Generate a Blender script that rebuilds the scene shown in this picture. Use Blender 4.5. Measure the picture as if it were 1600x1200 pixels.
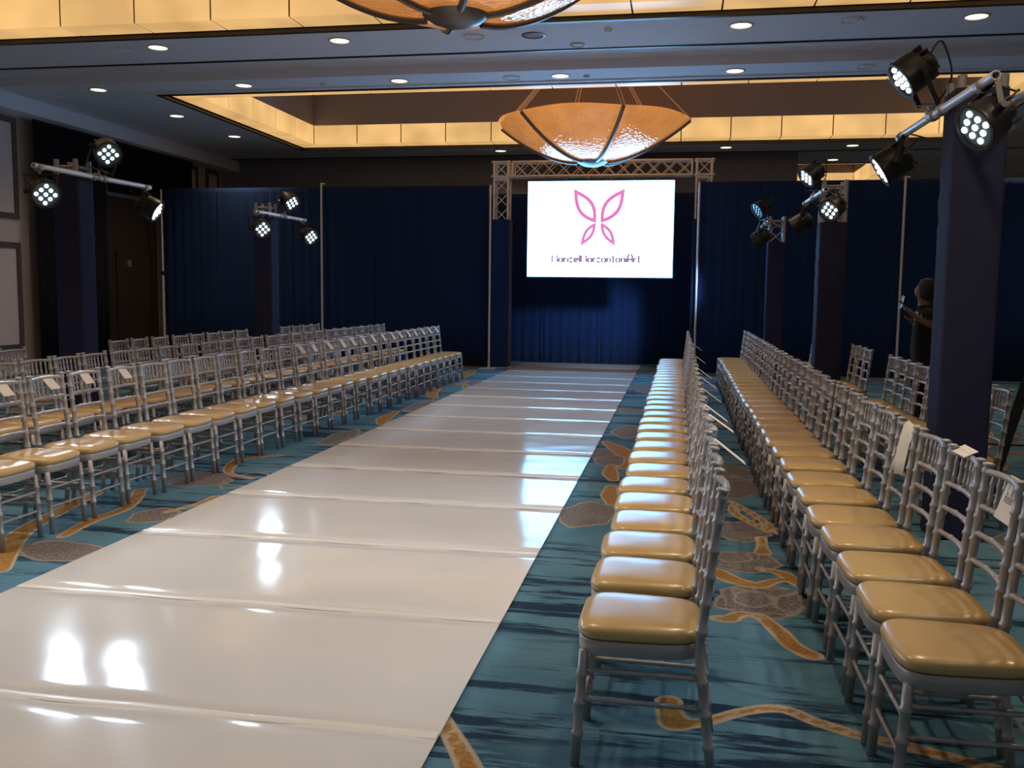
import bpy, bmesh, math, random
import numpy as np
from mathutils import Vector, Matrix

for o in list(bpy.data.objects):
    bpy.data.objects.remove(o, do_unlink=True)
scene = bpy.context.scene
COL = scene.collection
PI = math.pi
random.seed(7)
V = Vector

# ------------------------------------------------------------------ camera
F_PX = 1447.1
YAW, PITCH, ROLL = -0.176665, -0.09844, -0.011584
CAM_H = 1.57
cam_data = bpy.data.cameras.new('camera')
cam_data.sensor_fit = 'HORIZONTAL'
cam_data.sensor_width = 36.0
cam_data.lens = F_PX / 1600.0 * 36.0
cam_data.clip_end = 200
cam = bpy.data.objects.new('camera', cam_data)
COL.objects.link(cam)
_f = V((math.sin(YAW) * math.cos(PITCH), math.cos(YAW) * math.cos(PITCH), math.sin(PITCH)))
_r = V((math.cos(YAW), -math.sin(YAW), 0))
_d = _f.cross(_r)
_R = math.cos(ROLL) * _r + math.sin(ROLL) * _d
_D = -math.sin(ROLL) * _r + math.cos(ROLL) * _d
cam.matrix_world = Matrix(((_R.x, -_D.x, -_f.x, 0), (_R.y, -_D.y, -_f.y, 0), (_R.z, -_D.z, -_f.z, CAM_H), (0, 0, 0, 1)))
scene.camera = cam

# ------------------------------------------------------------------ world, exposure
w = bpy.data.worlds.new('world')
scene.world = w
w.use_nodes = True
w.node_tree.nodes['Background'].inputs[0].default_value = (1.0, 0.93, 0.85, 1)
w.node_tree.nodes['Background'].inputs[1].default_value = 0.12
scene.view_settings.view_transform = 'Standard'
scene.view_settings.look = 'None'
scene.view_settings.gamma = 1
scene.view_settings.exposure = 0.12
try:
    scene.view_settings.use_curve_mapping = False
except Exception:
    pass

# light levels (W / strength), used by the lamp builders below
PAR_W = 108.0
PAR_COL = (0.68, 0.83, 1.0)
DOWN_W = 52.0
DOWN_COL = (1.0, 0.78, 0.54)
PANEL_E = 1.0
SCREEN_E = 10.0

# ------------------------------------------------------------------ materials
MATS = {}


def nodes_of(name):
    m = bpy.data.materials.new(name)
    m.use_nodes = True
    nt = m.node_tree
    return m, nt, nt.nodes['Principled BSDF']


def N(nt, t, **kw):
    n = nt.nodes.new(t)
    for k, v in kw.items():
        setattr(n, k, v)
    return n


def mat(name, col, rough=0.5, metal=0.0, var=0.06, scale=8.0, bump=0.0, bscale=60.0, spec=0.5, coat=0.0, sheen=0.0,
        stretch=(1, 1, 1)):
    """principled material with procedural colour variation and optional fine relief"""
    m, nt, b = nodes_of(name)
    tc = N(nt, 'ShaderNodeTexCoord')
    mp = N(nt, 'ShaderNodeMapping')
    mp.inputs['Scale'].default_value = stretch
    nt.links.new(tc.outputs['Object'], mp.inputs['Vector'])
    no = N(nt, 'ShaderNodeTexNoise')
    no.inputs['Scale'].default_value = scale
    no.inputs['Detail'].default_value = 3
    nt.links.new(mp.outputs[0], no.inputs['Vector'])
    mx = N(nt, 'ShaderNodeMix', data_type='RGBA')
    mx.inputs[6].default_value = (*[c * (1 - var) for c in col], 1)
    mx.inputs[7].default_value = (*[min(1, c * (1 + var)) for c in col], 1)
    nt.links.new(no.outputs[0], mx.inputs[0])
    nt.links.new(mx.outputs[2], b.inputs['Base Color'])
    b.inputs['Roughness'].default_value = rough
    b.inputs['Metallic'].default_value = metal
    b.inputs['Specular IOR Level'].default_value = spec
    b.inputs['Coat Weight'].default_value = coat
    b.inputs['Sheen Weight'].default_value = sheen
    if bump:
        n2 = N(nt, 'ShaderNodeTexNoise')
        n2.inputs['Scale'].default_value = bscale
        nt.links.new(mp.outputs[0], n2.inputs['Vector'])
        bp = N(nt, 'ShaderNodeBump')
        bp.inputs['Strength'].default_value = bump
        bp.inputs['Distance'].default_value = 0.01
        nt.links.new(n2.outputs[0], bp.inputs['Height'])
        nt.links.new(bp.outputs[0], b.inputs['Normal'])
    MATS[name] = m
    return m


def emat(name, col, strength, rough=0.4):
    m, nt, b = nodes_of(name)
    b.inputs['Base Color'].default_value = (*[min(1, c * .25) for c in col], 1)
    b.inputs['Roughness'].default_value = rough
    b.inputs['Emission Color'].default_value = (*col, 1)
    b.inputs['Emission Strength'].default_value = strength
    MATS[name] = m
    return m


mat('silver', (0.42, 0.40, 0.40), rough=0.42, metal=0.40, var=0.08, scale=14, bump=0.05, bscale=90)
mat('vinyl', (0.64, 0.43, 0.17), rough=0.36, var=0.05, scale=5, bump=0.03, bscale=220, coat=0.6)
MATS['vinyl'].node_tree.nodes['Principled BSDF'].inputs['Coat Roughness'].default_value = 0.22
mat('seam_tape', (0.80, 0.76, 0.68), rough=0.35, var=0.03, coat=0.1)
mat('paper', (0.78, 0.72, 0.64), rough=0.8, var=0.03)
mat('ink', (0.05, 0.045, 0.05), rough=0.8)
mat('napkin', (0.74, 0.68, 0.58), rough=0.9, var=0.04, bump=0.2, bscale=120)
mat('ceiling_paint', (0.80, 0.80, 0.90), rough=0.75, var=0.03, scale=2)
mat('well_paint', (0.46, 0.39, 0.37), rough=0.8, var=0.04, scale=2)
mat('bronze_trim', (0.035, 0.028, 0.024), rough=0.4, metal=0.3)
mat('wall_beige', (0.62, 0.53, 0.51), rough=0.8, var=0.04, scale=3)
mat('panel_beige', (0.68, 0.59, 0.57), rough=0.8, var=0.06, scale=5, bump=0.1, bscale=300)
mat('moulding', (0.10, 0.075, 0.06), rough=0.5)
mat('wall_grey', (0.25, 0.26, 0.34), rough=0.85, var=0.04, scale=2)
mat('drape_navy', (0.011, 0.033, 0.110), rough=0.95, var=0.15, scale=1.2, sheen=0.15, spec=0.1, stretch=(1, 1, .15))
mat('drape_black', (0.010, 0.010, 0.013), rough=0.95, var=0.15, scale=1.2, spec=0.1, stretch=(1, 1, .15))
mat('sleeve_fabric', (0.024, 0.026, 0.064), rough=0.8, var=0.12, scale=6, bump=0.1, bscale=200, spec=0.2)
mat('wood_dark', (0.030, 0.019, 0.014), rough=0.5, var=0.3, scale=3, stretch=(6, 6, .4))
mat('aluminium', (0.78, 0.78, 0.80), rough=0.38, metal=0.35, var=0.06, scale=20)
mat('steel_dull', (0.40, 0.37, 0.35), rough=0.45, metal=0.7, var=0.1, scale=20)
mat('black_metal', (0.016, 0.016, 0.018), rough=0.42, metal=0.2, var=0.15, scale=12)
mat('black_plastic', (0.012, 0.012, 0.014), rough=0.5)
mat('lens_face', (0.05, 0.10, 0.11), rough=0.12, coat=0.5)
mat('cable', (0.01, 0.01, 0.01), rough=0.6)
mat('white_plastic', (0.6, 0.6, 0.6), rough=0.5)
mat('screen_case', (0.02, 0.02, 0.025), rough=0.5)
mat('cap_grey', (0.20, 0.185, 0.18), rough=0.35, metal=0.6)
mat('skin', (0.20, 0.12, 0.085), rough=0.5)
mat('black_cloth', (0.006, 0.006, 0.008), rough=0.9)
mat('hair', (0.012, 0.01, 0.009), rough=0.6)
emat('led_white', (0.80, 0.90, 1.0), 3.5)
emat('led_dim', (0.70, 0.85, 1.0), 1.2)
emat('light_panel', (0.78, 0.465, 0.175), PANEL_E)


def make_panel_mat():
    """backlit amber diffuser: tubes behind the upright face, the return strip glows a little less"""
    m = MATS['light_panel']
    nt = m.node_tree
    b = nt.nodes['Principled BSDF']
    tc = N(nt, 'ShaderNodeTexCoord')
    no = N(nt, 'ShaderNodeTexNoise')
    no.inputs['Scale'].default_value = 1.5
    no.inputs['Detail'].default_value = 1
    nt.links.new(tc.outputs['Object'], no.inputs['Vector'])
    mr = N(nt, 'ShaderNodeMapRange')
    mr.inputs['From Min'].default_value = .3
    mr.inputs['From Max'].default_value = .7
    mr.inputs['To Min'].default_value = .80 * PANEL_E
    mr.inputs['To Max'].default_value = 1.12 * PANEL_E
    nt.links.new(no.outputs[0], mr.inputs['Value'])
    sp = N(nt, 'ShaderNodeSeparateXYZ')
    nt.links.new(tc.outputs['Normal'], sp.inputs[0])
    ab = N(nt, 'ShaderNodeMath', operation='ABSOLUTE')
    nt.links.new(sp.outputs['Z'], ab.inputs[0])
    m2 = N(nt, 'ShaderNodeMath', operation='MULTIPLY_ADD')
    nt.links.new(ab.outputs[0], m2.inputs[0])
    m2.inputs[1].default_value = -.14
    m2.inputs[2].default_value = 1.0
    m3 = N(nt, 'ShaderNodeMath', operation='MULTIPLY')
    nt.links.new(mr.outputs[0], m3.inputs[0]); nt.links.new(m2.outputs[0], m3.inputs[1])
    nt.links.new(m3.outputs[0], b.inputs['Emission Strength'])


make_panel_mat()
emat('downlight_glow', (1.0, 0.80, 0.50), 3.0)
emat('screen_glow', (0.19, 0.55, 1.0), SCREEN_E)
emat('pink_glow', (0.72, 0.18, 0.48), 1.0)
emat('violet_glow', (0.33, 0.17, 0.31), 1.0)


def make_runway_mat():
    m, nt, b = nodes_of('runway_gloss')
    tc = N(nt, 'ShaderNodeTexCoord')
    no = N(nt, 'ShaderNodeTexNoise')
    no.inputs['Scale'].default_value = 0.9
    no.inputs['Detail'].default_value = 2
    nt.links.new(tc.outputs['Object'], no.inputs['Vector'])
    mx = N(nt, 'ShaderNodeMix', data_type='RGBA')
    mx.inputs[6].default_value = (0.68, 0.665, 0.645, 1)
    mx.inputs[7].default_value = (0.74, 0.72, 0.69, 1)
    nt.links.new(no.outputs[0], mx.inputs[0])
    nt.links.new(mx.outputs[2], b.inputs['Base Color'])
    b.inputs['Roughness'].default_value = 0.11
    b.inputs['Specular IOR Level'].default_value = 0.28
    n2 = N(nt, 'ShaderNodeTexNoise')
    n2.inputs['Scale'].default_value = 1.6
    n2.inputs['Detail'].default_value = 1
    nt.links.new(tc.outputs['Object'], n2.inputs['Vector'])
    bp = N(nt, 'ShaderNodeBump')
    bp.inputs['Strength'].default_value = 0.35
    bp.inputs['Distance'].default_value = 0.02
    nt.links.new(n2.outputs[0], bp.inputs['Height'])
    nt.links.new(bp.outputs[0], b.inputs['Normal'])
    MATS['runway'] = m


make_runway_mat()


def make_glass_mat():
    """amber hammered glass of the lit bowl"""
    m, nt, b = nodes_of('amber_glass')
    tc = N(nt, 'ShaderNodeTexCoord')
    no = N(nt, 'ShaderNodeTexNoise')
    no.inputs['Scale'].default_value = 3.0
    no.inputs['Detail'].default_value = 4
    nt.links.new(tc.outputs['Object'], no.inputs['Vector'])
    mx = N(nt, 'ShaderNodeMix', data_type='RGBA')
    mx.inputs[6].default_value = (0.40, 0.13, 0.035, 1)
    mx.inputs[7].default_value = (0.66, 0.27, 0.065, 1)
    nt.links.new(no.outputs[0], mx.inputs[0])
    nt.links.new(mx.outputs[2], b.inputs['Base Color'])
    nt.links.new(mx.outputs[2], b.inputs['Emission Color'])
    b.inputs['Emission Strength'].default_value = 0.9
    b.inputs['Roughness'].default_value = 0.10
    b.inputs['Specular IOR Level'].default_value = 0.8
    b.inputs['Coat Weight'].default_value = 0.8
    b.inputs['Coat Roughness'].default_value = 0.06
    vo = N(nt, 'ShaderNodeTexVoronoi')
    vo.inputs['Scale'].default_value = 17.0
    mp = N(nt, 'ShaderNodeMapping')
    mp.inputs['Scale'].default_value = (1, 1, 2.0)
    nt.links.new(tc.outputs['Object'], mp.inputs['Vector'])
    nt.links.new(mp.outputs[0], vo.inputs['Vector'])
    bp = N(nt, 'ShaderNodeBump')
    bp.inputs['Strength'].default_value = 0.55
    bp.inputs['Distance'].default_value = 0.015
    nt.links.new(vo.outputs['Distance'], bp.inputs['Height'])
    nt.links.new(bp.outputs[0], b.inputs['Normal'])
    nt.links.new(bp.outputs[0], b.inputs['Coat Normal'])
    MATS['amber_glass'] = m


make_glass_mat()


def make_carpet_mat():
    """printed carpet: teal ground with dark brush streaks; ribbons and ovals come from distance attributes"""
    m, nt, b = nodes_of('carpet')
    L = nt.links.new
    tc = N(nt, 'ShaderNodeTexCoord')

    def noise(sc, stretch, det=4, rough=.6):
        mp = N(nt, 'ShaderNodeMapping')
        mp.inputs['Scale'].default_value = stretch
        L(tc.outputs['Object'], mp.inputs['Vector'])
        n = N(nt, 'ShaderNodeTexNoise')
        n.inputs['Scale'].default_value = sc
        n.inputs['Detail'].default_value = det
        n.inputs['Roughness'].default_value = rough
        L(mp.outputs[0], n.inputs['Vector'])
        return n.outputs[0]

    def ramp(inp, a, c):
        r = N(nt, 'ShaderNodeMapRange')
        r.inputs['From Min'].default_value = a
        r.inputs['From Max'].default_value = c
        L(inp, r.inputs['Value'])
        return r.outputs[0]

    def mix(fac, c1, c2):
        x = N(nt, 'ShaderNodeMix', data_type='RGBA')
        L(fac, x.inputs[0])
        for i, c in ((6, c1), (7, c2)):
            if isinstance(c, tuple):
                x.inputs[i].default_value = (*c, 1)
            else:
                L(c, x.inputs[i])
        return x.outputs[2]

    def attr(n):
        a = N(nt, 'ShaderNodeAttribute')
        a.attribute_name = n
        return a.outputs['Fac']

    teal = mix(ramp(noise(0.55, (1, 1.6, 1)), .35, .65), (0.078, 0.190, 0.265), (0.13, 0.28, 0.37))
    st = ramp(noise(2.2, (.42, 3.2, 1), 6, .68), .505, .565)
    band = ramp(noise(.8, (.5, 1.8, 1), 2), .34, .46)
    mm = N(nt, 'ShaderNodeMath', operation='MULTIPLY')
    L(st, mm.inputs[0]); L(band, mm.inputs[1])
    c = mix(mm.outputs[0], teal, (0.018, 0.045, 0.085))
    grain = noise(55, (1, 1, 1), 2)
    grey = mix(ramp(grain, .38, .62), (0.13, 0.115, 0.11), (0.27, 0.24, 0.22))
    c = mix(ramp(attr('oval'), .006, -.006), c, grey)
    # outline of the ovals
    ab = N(nt, 'ShaderNodeMath', operation='ABSOLUTE')
    L(attr('line'), ab.inputs[0])
    c = mix(ramp(ab.outputs[0], .013, .006), c, (0.34, 0.29, 0.25))
    gold = mix(ramp(grain, .4, .6), (0.33, 0.17, 0.045), (0.46, 0.25, 0.075))
    c = mix(ramp(attr('ribbon'), .022, .014), c, (0.50, 0.40, 0.28))
    c = mix(ramp(attr('ribbon'), .004, -.004), c, gold)
    hf = mix(ramp(noise(140, (1, 1, 1), 2), .3, .7), (0.75, 0.75, 0.75), (1.15, 1.15, 1.15))
    mu = N(nt, 'ShaderNodeMix', data_type='RGBA', blend_type='MULTIPLY')
    mu.inputs[0].default_value = 1
    L(c, mu.inputs[6]); L(hf, mu.inputs[7])
    L(mu.outputs[2], b.inputs['Base Color'])
    b.inputs['Roughness'].default_value = 0.95
    b.inputs['Specular IOR Level'].default_value = 0.15
    bp = N(nt, 'ShaderNodeBump')
    bp.inputs['Strength'].default_value = 0.4
    bp.inputs['Distance'].default_value = 0.004
    L(noise(260, (1, 1, 1), 2), bp.inputs['Height'])
    L(bp.outputs[0], b.inputs['Normal'])
    MATS['carpet'] = m


make_carpet_mat()

# ------------------------------------------------------------------ mesh helpers


class MB:
    """collects vertices and faces of one mesh"""

    def __init__(self):
        self.v = []
        self.f = []

    def add(self, vs, fs):
        o = len(self.v)
        self.v += [tuple(p) for p in vs]
        self.f += [tuple(i + o for i in f) for f in fs]
        return self

    def box(self, x0, x1, y0, y1, z0, z1):
        self.add([(x0, y0, z0), (x1, y0, z0), (x1, y1, z0), (x0, y1, z0), (x0, y0, z1), (x1, y0, z1), (x1, y1, z1), (x0, y1, z1)],
                 [(0, 3, 2, 1), (4, 5, 6, 7), (0, 1, 5, 4), (1, 2, 6, 5), (2, 3, 7, 6), (3, 0, 4, 7)])
        return self

    def cbox(self, c, ax, ay, az, hx, hy, hz):
        """box about c with the given axes and half sizes"""
        c = V(c)
        vs = []
        for sz in (-1, 1):
            for sx, sy in ((-1, -1), (1, -1), (1, 1), (-1, 1)):
                vs.append(c + ax * (sx * hx) + ay * (sy * hy) + az * (sz * hz))
        self.add(vs, [(0, 3, 2, 1), (4, 5, 6, 7), (0, 1, 5, 4), (1, 2, 6, 5), (2, 3, 7, 6), (3, 0, 4, 7)])
        return self

    def tube(self, pts, rad, n=8, cap=True):
        """tube along points; rad a number or list"""
        pts = [V(p) for p in pts]
        if not isinstance(rad, (list, tuple)):
            rad = [rad] * len(pts)
        vs = []
        t0 = (pts[1] - pts[0]).normalized()
        ref = V((0, 0, 1)) if abs(t0.z) < .9 else V((1, 0, 0))
        for i, p in enumerate(pts):
            a = pts[max(i - 1, 0)]
            c = pts[min(i + 1, len(pts) - 1)]
            t = (c - a).normalized()
            u = t.cross(ref).normalized()
            wv = t.cross(u).normalized()
            for k in range(n):
                an = 2 * PI * k / n
                vs.append(p + (u * math.cos(an) + wv * math.sin(an)) * rad[i])
        fs = []
        for i in range(len(pts) - 1):
            for k in range(n):
                fs.append((i * n + k, i * n + (k + 1) % n, (i + 1) * n + (k + 1) % n, (i + 1) * n + k))
        if cap:
            fs.append(tuple(range(n - 1, -1, -1)))
            fs.append(tuple((len(pts) - 1) * n + k for k in range(n)))
        self.add(vs, fs)
        return self

    def lathe(self, prof, n=24, M=None, cap=True):
        """prof: list of (r,z) turned around z, placed by matrix M"""
        vs = []
        for r, z in prof:
            for k in range(n):
                a = 2 * PI * k / n
                p = V((r * math.cos(a), r * math.sin(a), z))
                vs.append(M @ p if M else p)
        fs = []
        for i in range(len(prof) - 1):
            for k in range(n):
                fs.append((i * n + k, i * n + (k + 1) % n, (i + 1) * n + (k + 1) % n, (i + 1) * n + k))
        if cap:
            fs.append(tuple(range(n - 1, -1, -1)))
            fs.append(tuple((len(prof) - 1) * n + k for k in range(n)))
        self.add(vs, fs)
        return self

    def mesh(self, name, m, off=(0, 0, 0), smooth=False):
        me = bpy.data.meshes.new(name)
        ox, oy, oz = off
        me.from_pydata([(x - ox, y - oy, z - oz) for x, y, z in self.v], [], self.f)
        if m:
            me.materials.append(MATS[m])
        if smooth:
            me.polygons.foreach_set('use_smooth', [True] * len(me.polygons))
        me.update()
        return me

    def build(self, name, m, parent=None, smooth=False, loc=None):
        """one mesh object; vertices are world coordinates, re-based on the parent's location"""
        if parent is not None:
            base = parent['_base']
            me = self.mesh(name, m, base, smooth)
            o = bpy.data.objects.new(name, me)
            COL.objects.link(o)
            o.parent = parent
            o['_base'] = base
        else:
            base = loc or (0, 0, 0)
            me = self.mesh(name, m, base, smooth)
            o = bpy.data.objects.new(name, me)
            COL.objects.link(o)
            o.location = base
            o['_base'] = base
        if smooth:
            try:
                bm = bmesh.new(); bm.from_mesh(me)
                for e in bm.edges:
                    if len(e.link_faces) == 2 and e.calc_face_angle(0) > 0.7:
                        e.smooth = False
                bm.to_mesh(me); bm.free()
            except Exception:
                pass
        return o


def tag(o, label, cat, group=None, kind=None):
    if label:
        o['label'] = label
    if cat:
        o['category'] = cat
    if group:
        o['group'] = group
    if kind:
        o['kind'] = kind
    return o


def thing(name, loc, label, cat, group=None, kind=None):
    o = bpy.data.objects.new(name, None)
    o.empty_display_size = .1
    COL.objects.link(o)
    o.location = loc
    o['_base'] = tuple(loc)
    return tag(o, label, cat, group, kind)


def structure(o):
    o['kind'] = 'structure'
    return o


def spot(name, loc, target, power, col, size=1.0, blend=.6, radius=.08, parent=None):
    ld = bpy.data.lights.new(name, 'SPOT')
    ld.energy = power
    ld.color = col
    ld.spot_size = size
    ld.spot_blend = blend
    ld.shadow_soft_size = radius
    o = bpy.data.objects.new(name, ld)
    COL.objects.link(o)
    d = (V(target) - V(loc)).normalized()
    o.rotation_mode = 'QUATERNION'
    o.rotation_quaternion = d.to_track_quat('-Z', 'Y')
    if parent is not None:
        o.parent = parent
        o.location = V(loc) - V(parent['_base'])
    else:
        o.location = loc
    return o


ORD = ('first second third fourth fifth sixth seventh eighth ninth tenth eleventh twelfth thirteenth fourteenth fifteenth '
       'sixteenth seventeenth eighteenth nineteenth twentieth twenty-first twenty-second twenty-third twenty-fourth '
       'twenty-fifth twenty-sixth twenty-seventh twenty-eighth twenty-ninth thirtieth thirty-first thirty-second').split()

# ------------------------------------------------------------------ floor with carpet print


def build_floor():
    xs = np.concatenate([np.arange(-13, -8.5, .15), np.arange(-8.5, 4.5, .04), np.arange(4.5, 10.3, .15)])
    ys = np.concatenate([np.arange(-3, 2, .25), np.arange(2, 12, .04), np.arange(12, 20.4, .08), np.arange(20.4, 32.3, .3)])
    X, Y = np.meshgrid(xs, ys)
    rib = np.full(X.shape, 9.0)
    ov = np.full(X.shape, 9.0)
    ln = np.full(X.shape, 9.0)

    def seg(arr, pts, wid):
        pts = np.array(pts, float)
        # smooth the polyline (Catmull-Rom)
        P, W = [], []
        n = len(pts)
        for i in range(n - 1):
            p0, p1, p2, p3 = pts[max(i - 1, 0)], pts[i], pts[i + 1], pts[min(i + 2, n - 1)]
            for t in np.linspace(0, 1, 6)[:-1]:
                P.append(.5 * (2 * p1 + (p2 - p0) * t + (2 * p0 - 5 * p1 + 4 * p2 - p3) * t * t + (3 * p1 - p0 - 3 * p2 + p3) * t ** 3))
                W.append(wid[i] * (1 - t) + wid[i + 1] * t)
        P.append(pts[-1]); W.append(wid[-1])
        P = np.array(P)
        mgn = max(W) + .2
        ix = np.where((xs > P[:, 0].min() - mgn) & (xs < P[:, 0].max() + mgn))[0]
        iy = np.where((ys > P[:, 1].min() - mgn) & (ys < P[:, 1].max() + mgn))[0]
        if len(ix) == 0 or len(iy) == 0:
            return
        s = np.s_[iy[0]:iy[-1] + 1, ix[0]:ix[-1] + 1]
        x, y, a = X[s], Y[s], arr[s]
        for k in range(len(P) - 1):
            d = P[k + 1] - P[k]
            L2 = d @ d + 1e-9
            t = np.clip(((x - P[k, 0]) * d[0] + (y - P[k, 1]) * d[1]) / L2, 0, 1)
            di = np.hypot(x - P[k, 0] - t * d[0], y - P[k, 1] - t * d[1]) - (W[k] * (1 - t) + W[k + 1] * t)
            a = np.minimum(a, di)
        arr[s] = a

    def oval(cx, cy, rx, ry, rot=0, ring=False):
        m = max(rx, ry) + .3
        ix = np.where(abs(xs - cx) < m)[0]
        iy = np.where(abs(ys - cy) < m)[0]
        if len(ix) == 0 or len(iy) == 0:
            return
        s = np.s_[iy[0]:iy[-1] + 1, ix[0]:ix[-1] + 1]
        x, y = X[s] - cx, Y[s] - cy
        c, sn = math.cos(rot), math.sin(rot)
        u, v = (x * c + y * sn) / rx, (-x * sn + y * c) / ry
        k = np.sqrt(u * u + v * v)
        d = (k - 1) * np.minimum(rx, ry) + np.minimum(rx, ry) * (.08 * np.sin(2 * np.arctan2(v, u) + cx * 5) + .07 * np.sin(5 * np.arctan2(v, u) + cy * 9) + .03 * np.sin(11 * np.arctan2(v, u) + cx * 31))
        if not ring:
            ov[s] = np.minimum(ov[s], d)
        cur = ln[s]
        ln[s] = np.where(abs(d) < abs(cur), d, cur)

    # the ribbons and ovals that the photograph shows, in floor metres
    for pts, wd in FLOOR_RIBBONS:
        seg(rib, pts, wd)
    for a in FLOOR_OVALS:
        oval(*a)
    rnd = random.Random(11)

    def free(x, y):
        if -3.3 < x < -.85 and y < 20:
            return False
        return not ((-1.2 < x < 2.2 and y < 8.0) or (-5.0 < x < -3.0 and y < 8.8))
    for i in range(150):
        x, y = rnd.uniform(-12.5, 9.5), rnd.uniform(1.5, 29)
        if not free(x, y):
            continue
        a = rnd.uniform(0, 2 * PI)
        pts, wd = [(x, y)], [rnd.uniform(.02, .06)]
        for k in range(rnd.randint(3, 6)):
            a += rnd.uniform(-.9, .9)
            st = rnd.uniform(.25, .5)
            x += math.cos(a) * st * 1.2; y += math.sin(a) * st
            pts.append((x, y)); wd.append(rnd.uniform(.015, .07))
        if all(free(*q) for q in pts):
            seg(rib, pts, wd)
    for i in range(230):
        x, y = rnd.uniform(-12.5, 9.5), rnd.uniform(1.5, 29)
        if free(x, y):
            oval(x, y, rnd.uniform(.22, .62), rnd.uniform(.18, .42), rnd.uniform(-.4, .4), rnd.random() < .3)
    nx, ny = len(xs), len(ys)
    co = np.zeros((nx * ny, 3), np.float32)
    co[:, 0] = X.ravel(); co[:, 1] = Y.ravel()
    j, i = np.meshgrid(np.arange(ny - 1), np.arange(nx - 1), indexing='ij')
    a = (j * nx + i).ravel()
    quads = np.stack([a, a + 1, a + nx + 1, a + nx], 1).astype(np.int32)
    me = bpy.data.meshes.new('floor')
    me.vertices.add(nx * ny)
    me.vertices.foreach_set('co', co.ravel())
    me.loops.add(quads.size)
    me.loops.foreach_set('vertex_index', quads.ravel())
    me.polygons.add(len(quads))
    me.polygons.foreach_set('loop_start', np.arange(0, quads.size, 4, dtype=np.int32))
    me.update(calc_edges=True)
    for nm, arr in (('ribbon', rib), ('oval', ov), ('line', ln)):
        at = me.attributes.new(nm, 'FLOAT', 'POINT')
        at.data.foreach_set('value', arr.ravel().astype(np.float32))
    me.materials.append(MATS['carpet'])
    o = bpy.data.objects.new('floor', me)
    COL.objects.link(o)
    tag(o, 'teal patterned carpet floor with gold ribbons and grey ovals', None, kind='structure')


FLOOR_RIBBONS = [
    ([(.005, 3.51), (.01, 3.42), (.03, 3.33)], [.038, .035, .05]),
    ([(.05, 3.33), (.14, 3.36), (.29, 3.48), (.43, 3.53), (.55, 3.44), (.69, 3.36), (.84, 3.31), (1.1, 3.2)], [.035, .014, .014, .017, .018, .018, .02, .02]),
    ([(.22, 4.50), (.29, 4.50), (.34, 4.59), (.44, 4.57)], [.02, .035, .014, .022]),
    ([(.44, 4.57), (.51, 4.36), (.55, 4.20), (.62, 4.10)], [.022, .032, .034, .036]),
    ([(.25, 5.28), (.35, 5.13), (.47, 5.07), (.56, 5.17), (.65, 5.22)], [.05, .045, .035, .022, .012]),
    ([(.50, 5.40), (.63, 5.31), (.69, 5.11)], [.012, .035, .02]),
    ([(.57, 6.10), (.56, 5.90), (.55, 5.74)], [.022, .018, .042]),
    ([(.43, 7.16), (.58, 6.73), (.71, 6.22)], [.012, .018, .02]),
    ([(.44, 7.01), (.45, 6.72), (.63, 6.28)], [.016, .022, .014]),
    ([(-.50, 7.50), (-.49, 7.15), (-.45, 6.85)], [.03, .06, .03]),
    ([(-.57, 8.45), (-.55, 8.05), (-.50, 7.75)], [.02, .06, .03]),
    ([(-.74, 9.79), (-.58, 9.41), (-.46, 8.97)], [.02, .09, .07]),
    ([(-.83, 3.22), (-.75, 3.07), (-.64, 2.86), (-.6, 2.7)], [.012, .022, .03, .03]),
    ([(-3.80, 5.15), (-3.87, 5.53), (-3.87, 5.97), (-4.1, 6.5)], [.022, .035, .03, .04]),
    ([(-3.70, 4.45), (-4.08, 5.10), (-4.23, 5.63), (-4.37, 6.33)], [.06, .06, .05, .04]),
    ([(-3.52, 5.88), (-3.42, 6.20), (-3.42, 6.42)], [.012, .02, .028]),
    ([(-3.46, 7.11), (-3.75, 7.28), (-3.90, 7.6), (-3.95, 7.95), (-3.7, 8.2)], [.012, .02, .04, .04, .02]),
    ([(-3.42, 10.4), (-3.55, 10.9), (-3.60, 11.6)], [.03, .08, .03]),
    ([(-3.50, 13.2), (-3.7, 13.7), (-3.85, 14.6)], [.03, .08, .05]),
    ([(-3.95, 16.6), (-4.0, 17.3), (-4.05, 18.2)], [.10, .12, .06]),
]
FLOOR_OVALS = [
    (.47, 4.81, .25, .24), (.42, 5.52, .22, .20), (.45, 6.25, .2, .25), (.75, 2.95, .35, .14),
    (-.60, 6.5, .2, .38), (-.52, 8.7, .22, .3), (-.5, 10.6, .2, .5), (-.62, 2.55, .12, .12, 0, True),
    (-3.60, 4.86, .32, .17, -.2), (-3.55, 5.78, .16, .20), (-3.5, 7.05, .15, .3, 0, True), (-3.55, 9.4, .14, .5), (-3.9, 7.0, .3, .3),
    (.45, 7.7, .3, .4), (-3.5, 12.3, .12, .6), (.42, 4.83, .10, .12, 0, True), (.60, 4.8, .07, .14, 0, True), (.36, 5.6, .12, .1, 0, True),
]
build_floor()

# ------------------------------------------------------------------ ceiling
ZC = 4.8
CX0, CX1 = -8.6, 5.45
COFFERS = [(5.3, 11.25), (14.6, 20.5), (23.9, 29.8)]
COFFER_X = {5.3: (-9.2, 4.9), 14.6: (CX0, CX1), 23.9: (CX0, CX1)}
SLOTS = [(3.3, 4.45), (12.6, 13.75), (21.9, 23.05)]
XL, XR = -13.0, 10.2
ceil = structure(thing('ceiling', (0, 0, ZC), 'grey plaster ballroom ceiling with recessed coffers and track slots', None))


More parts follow.
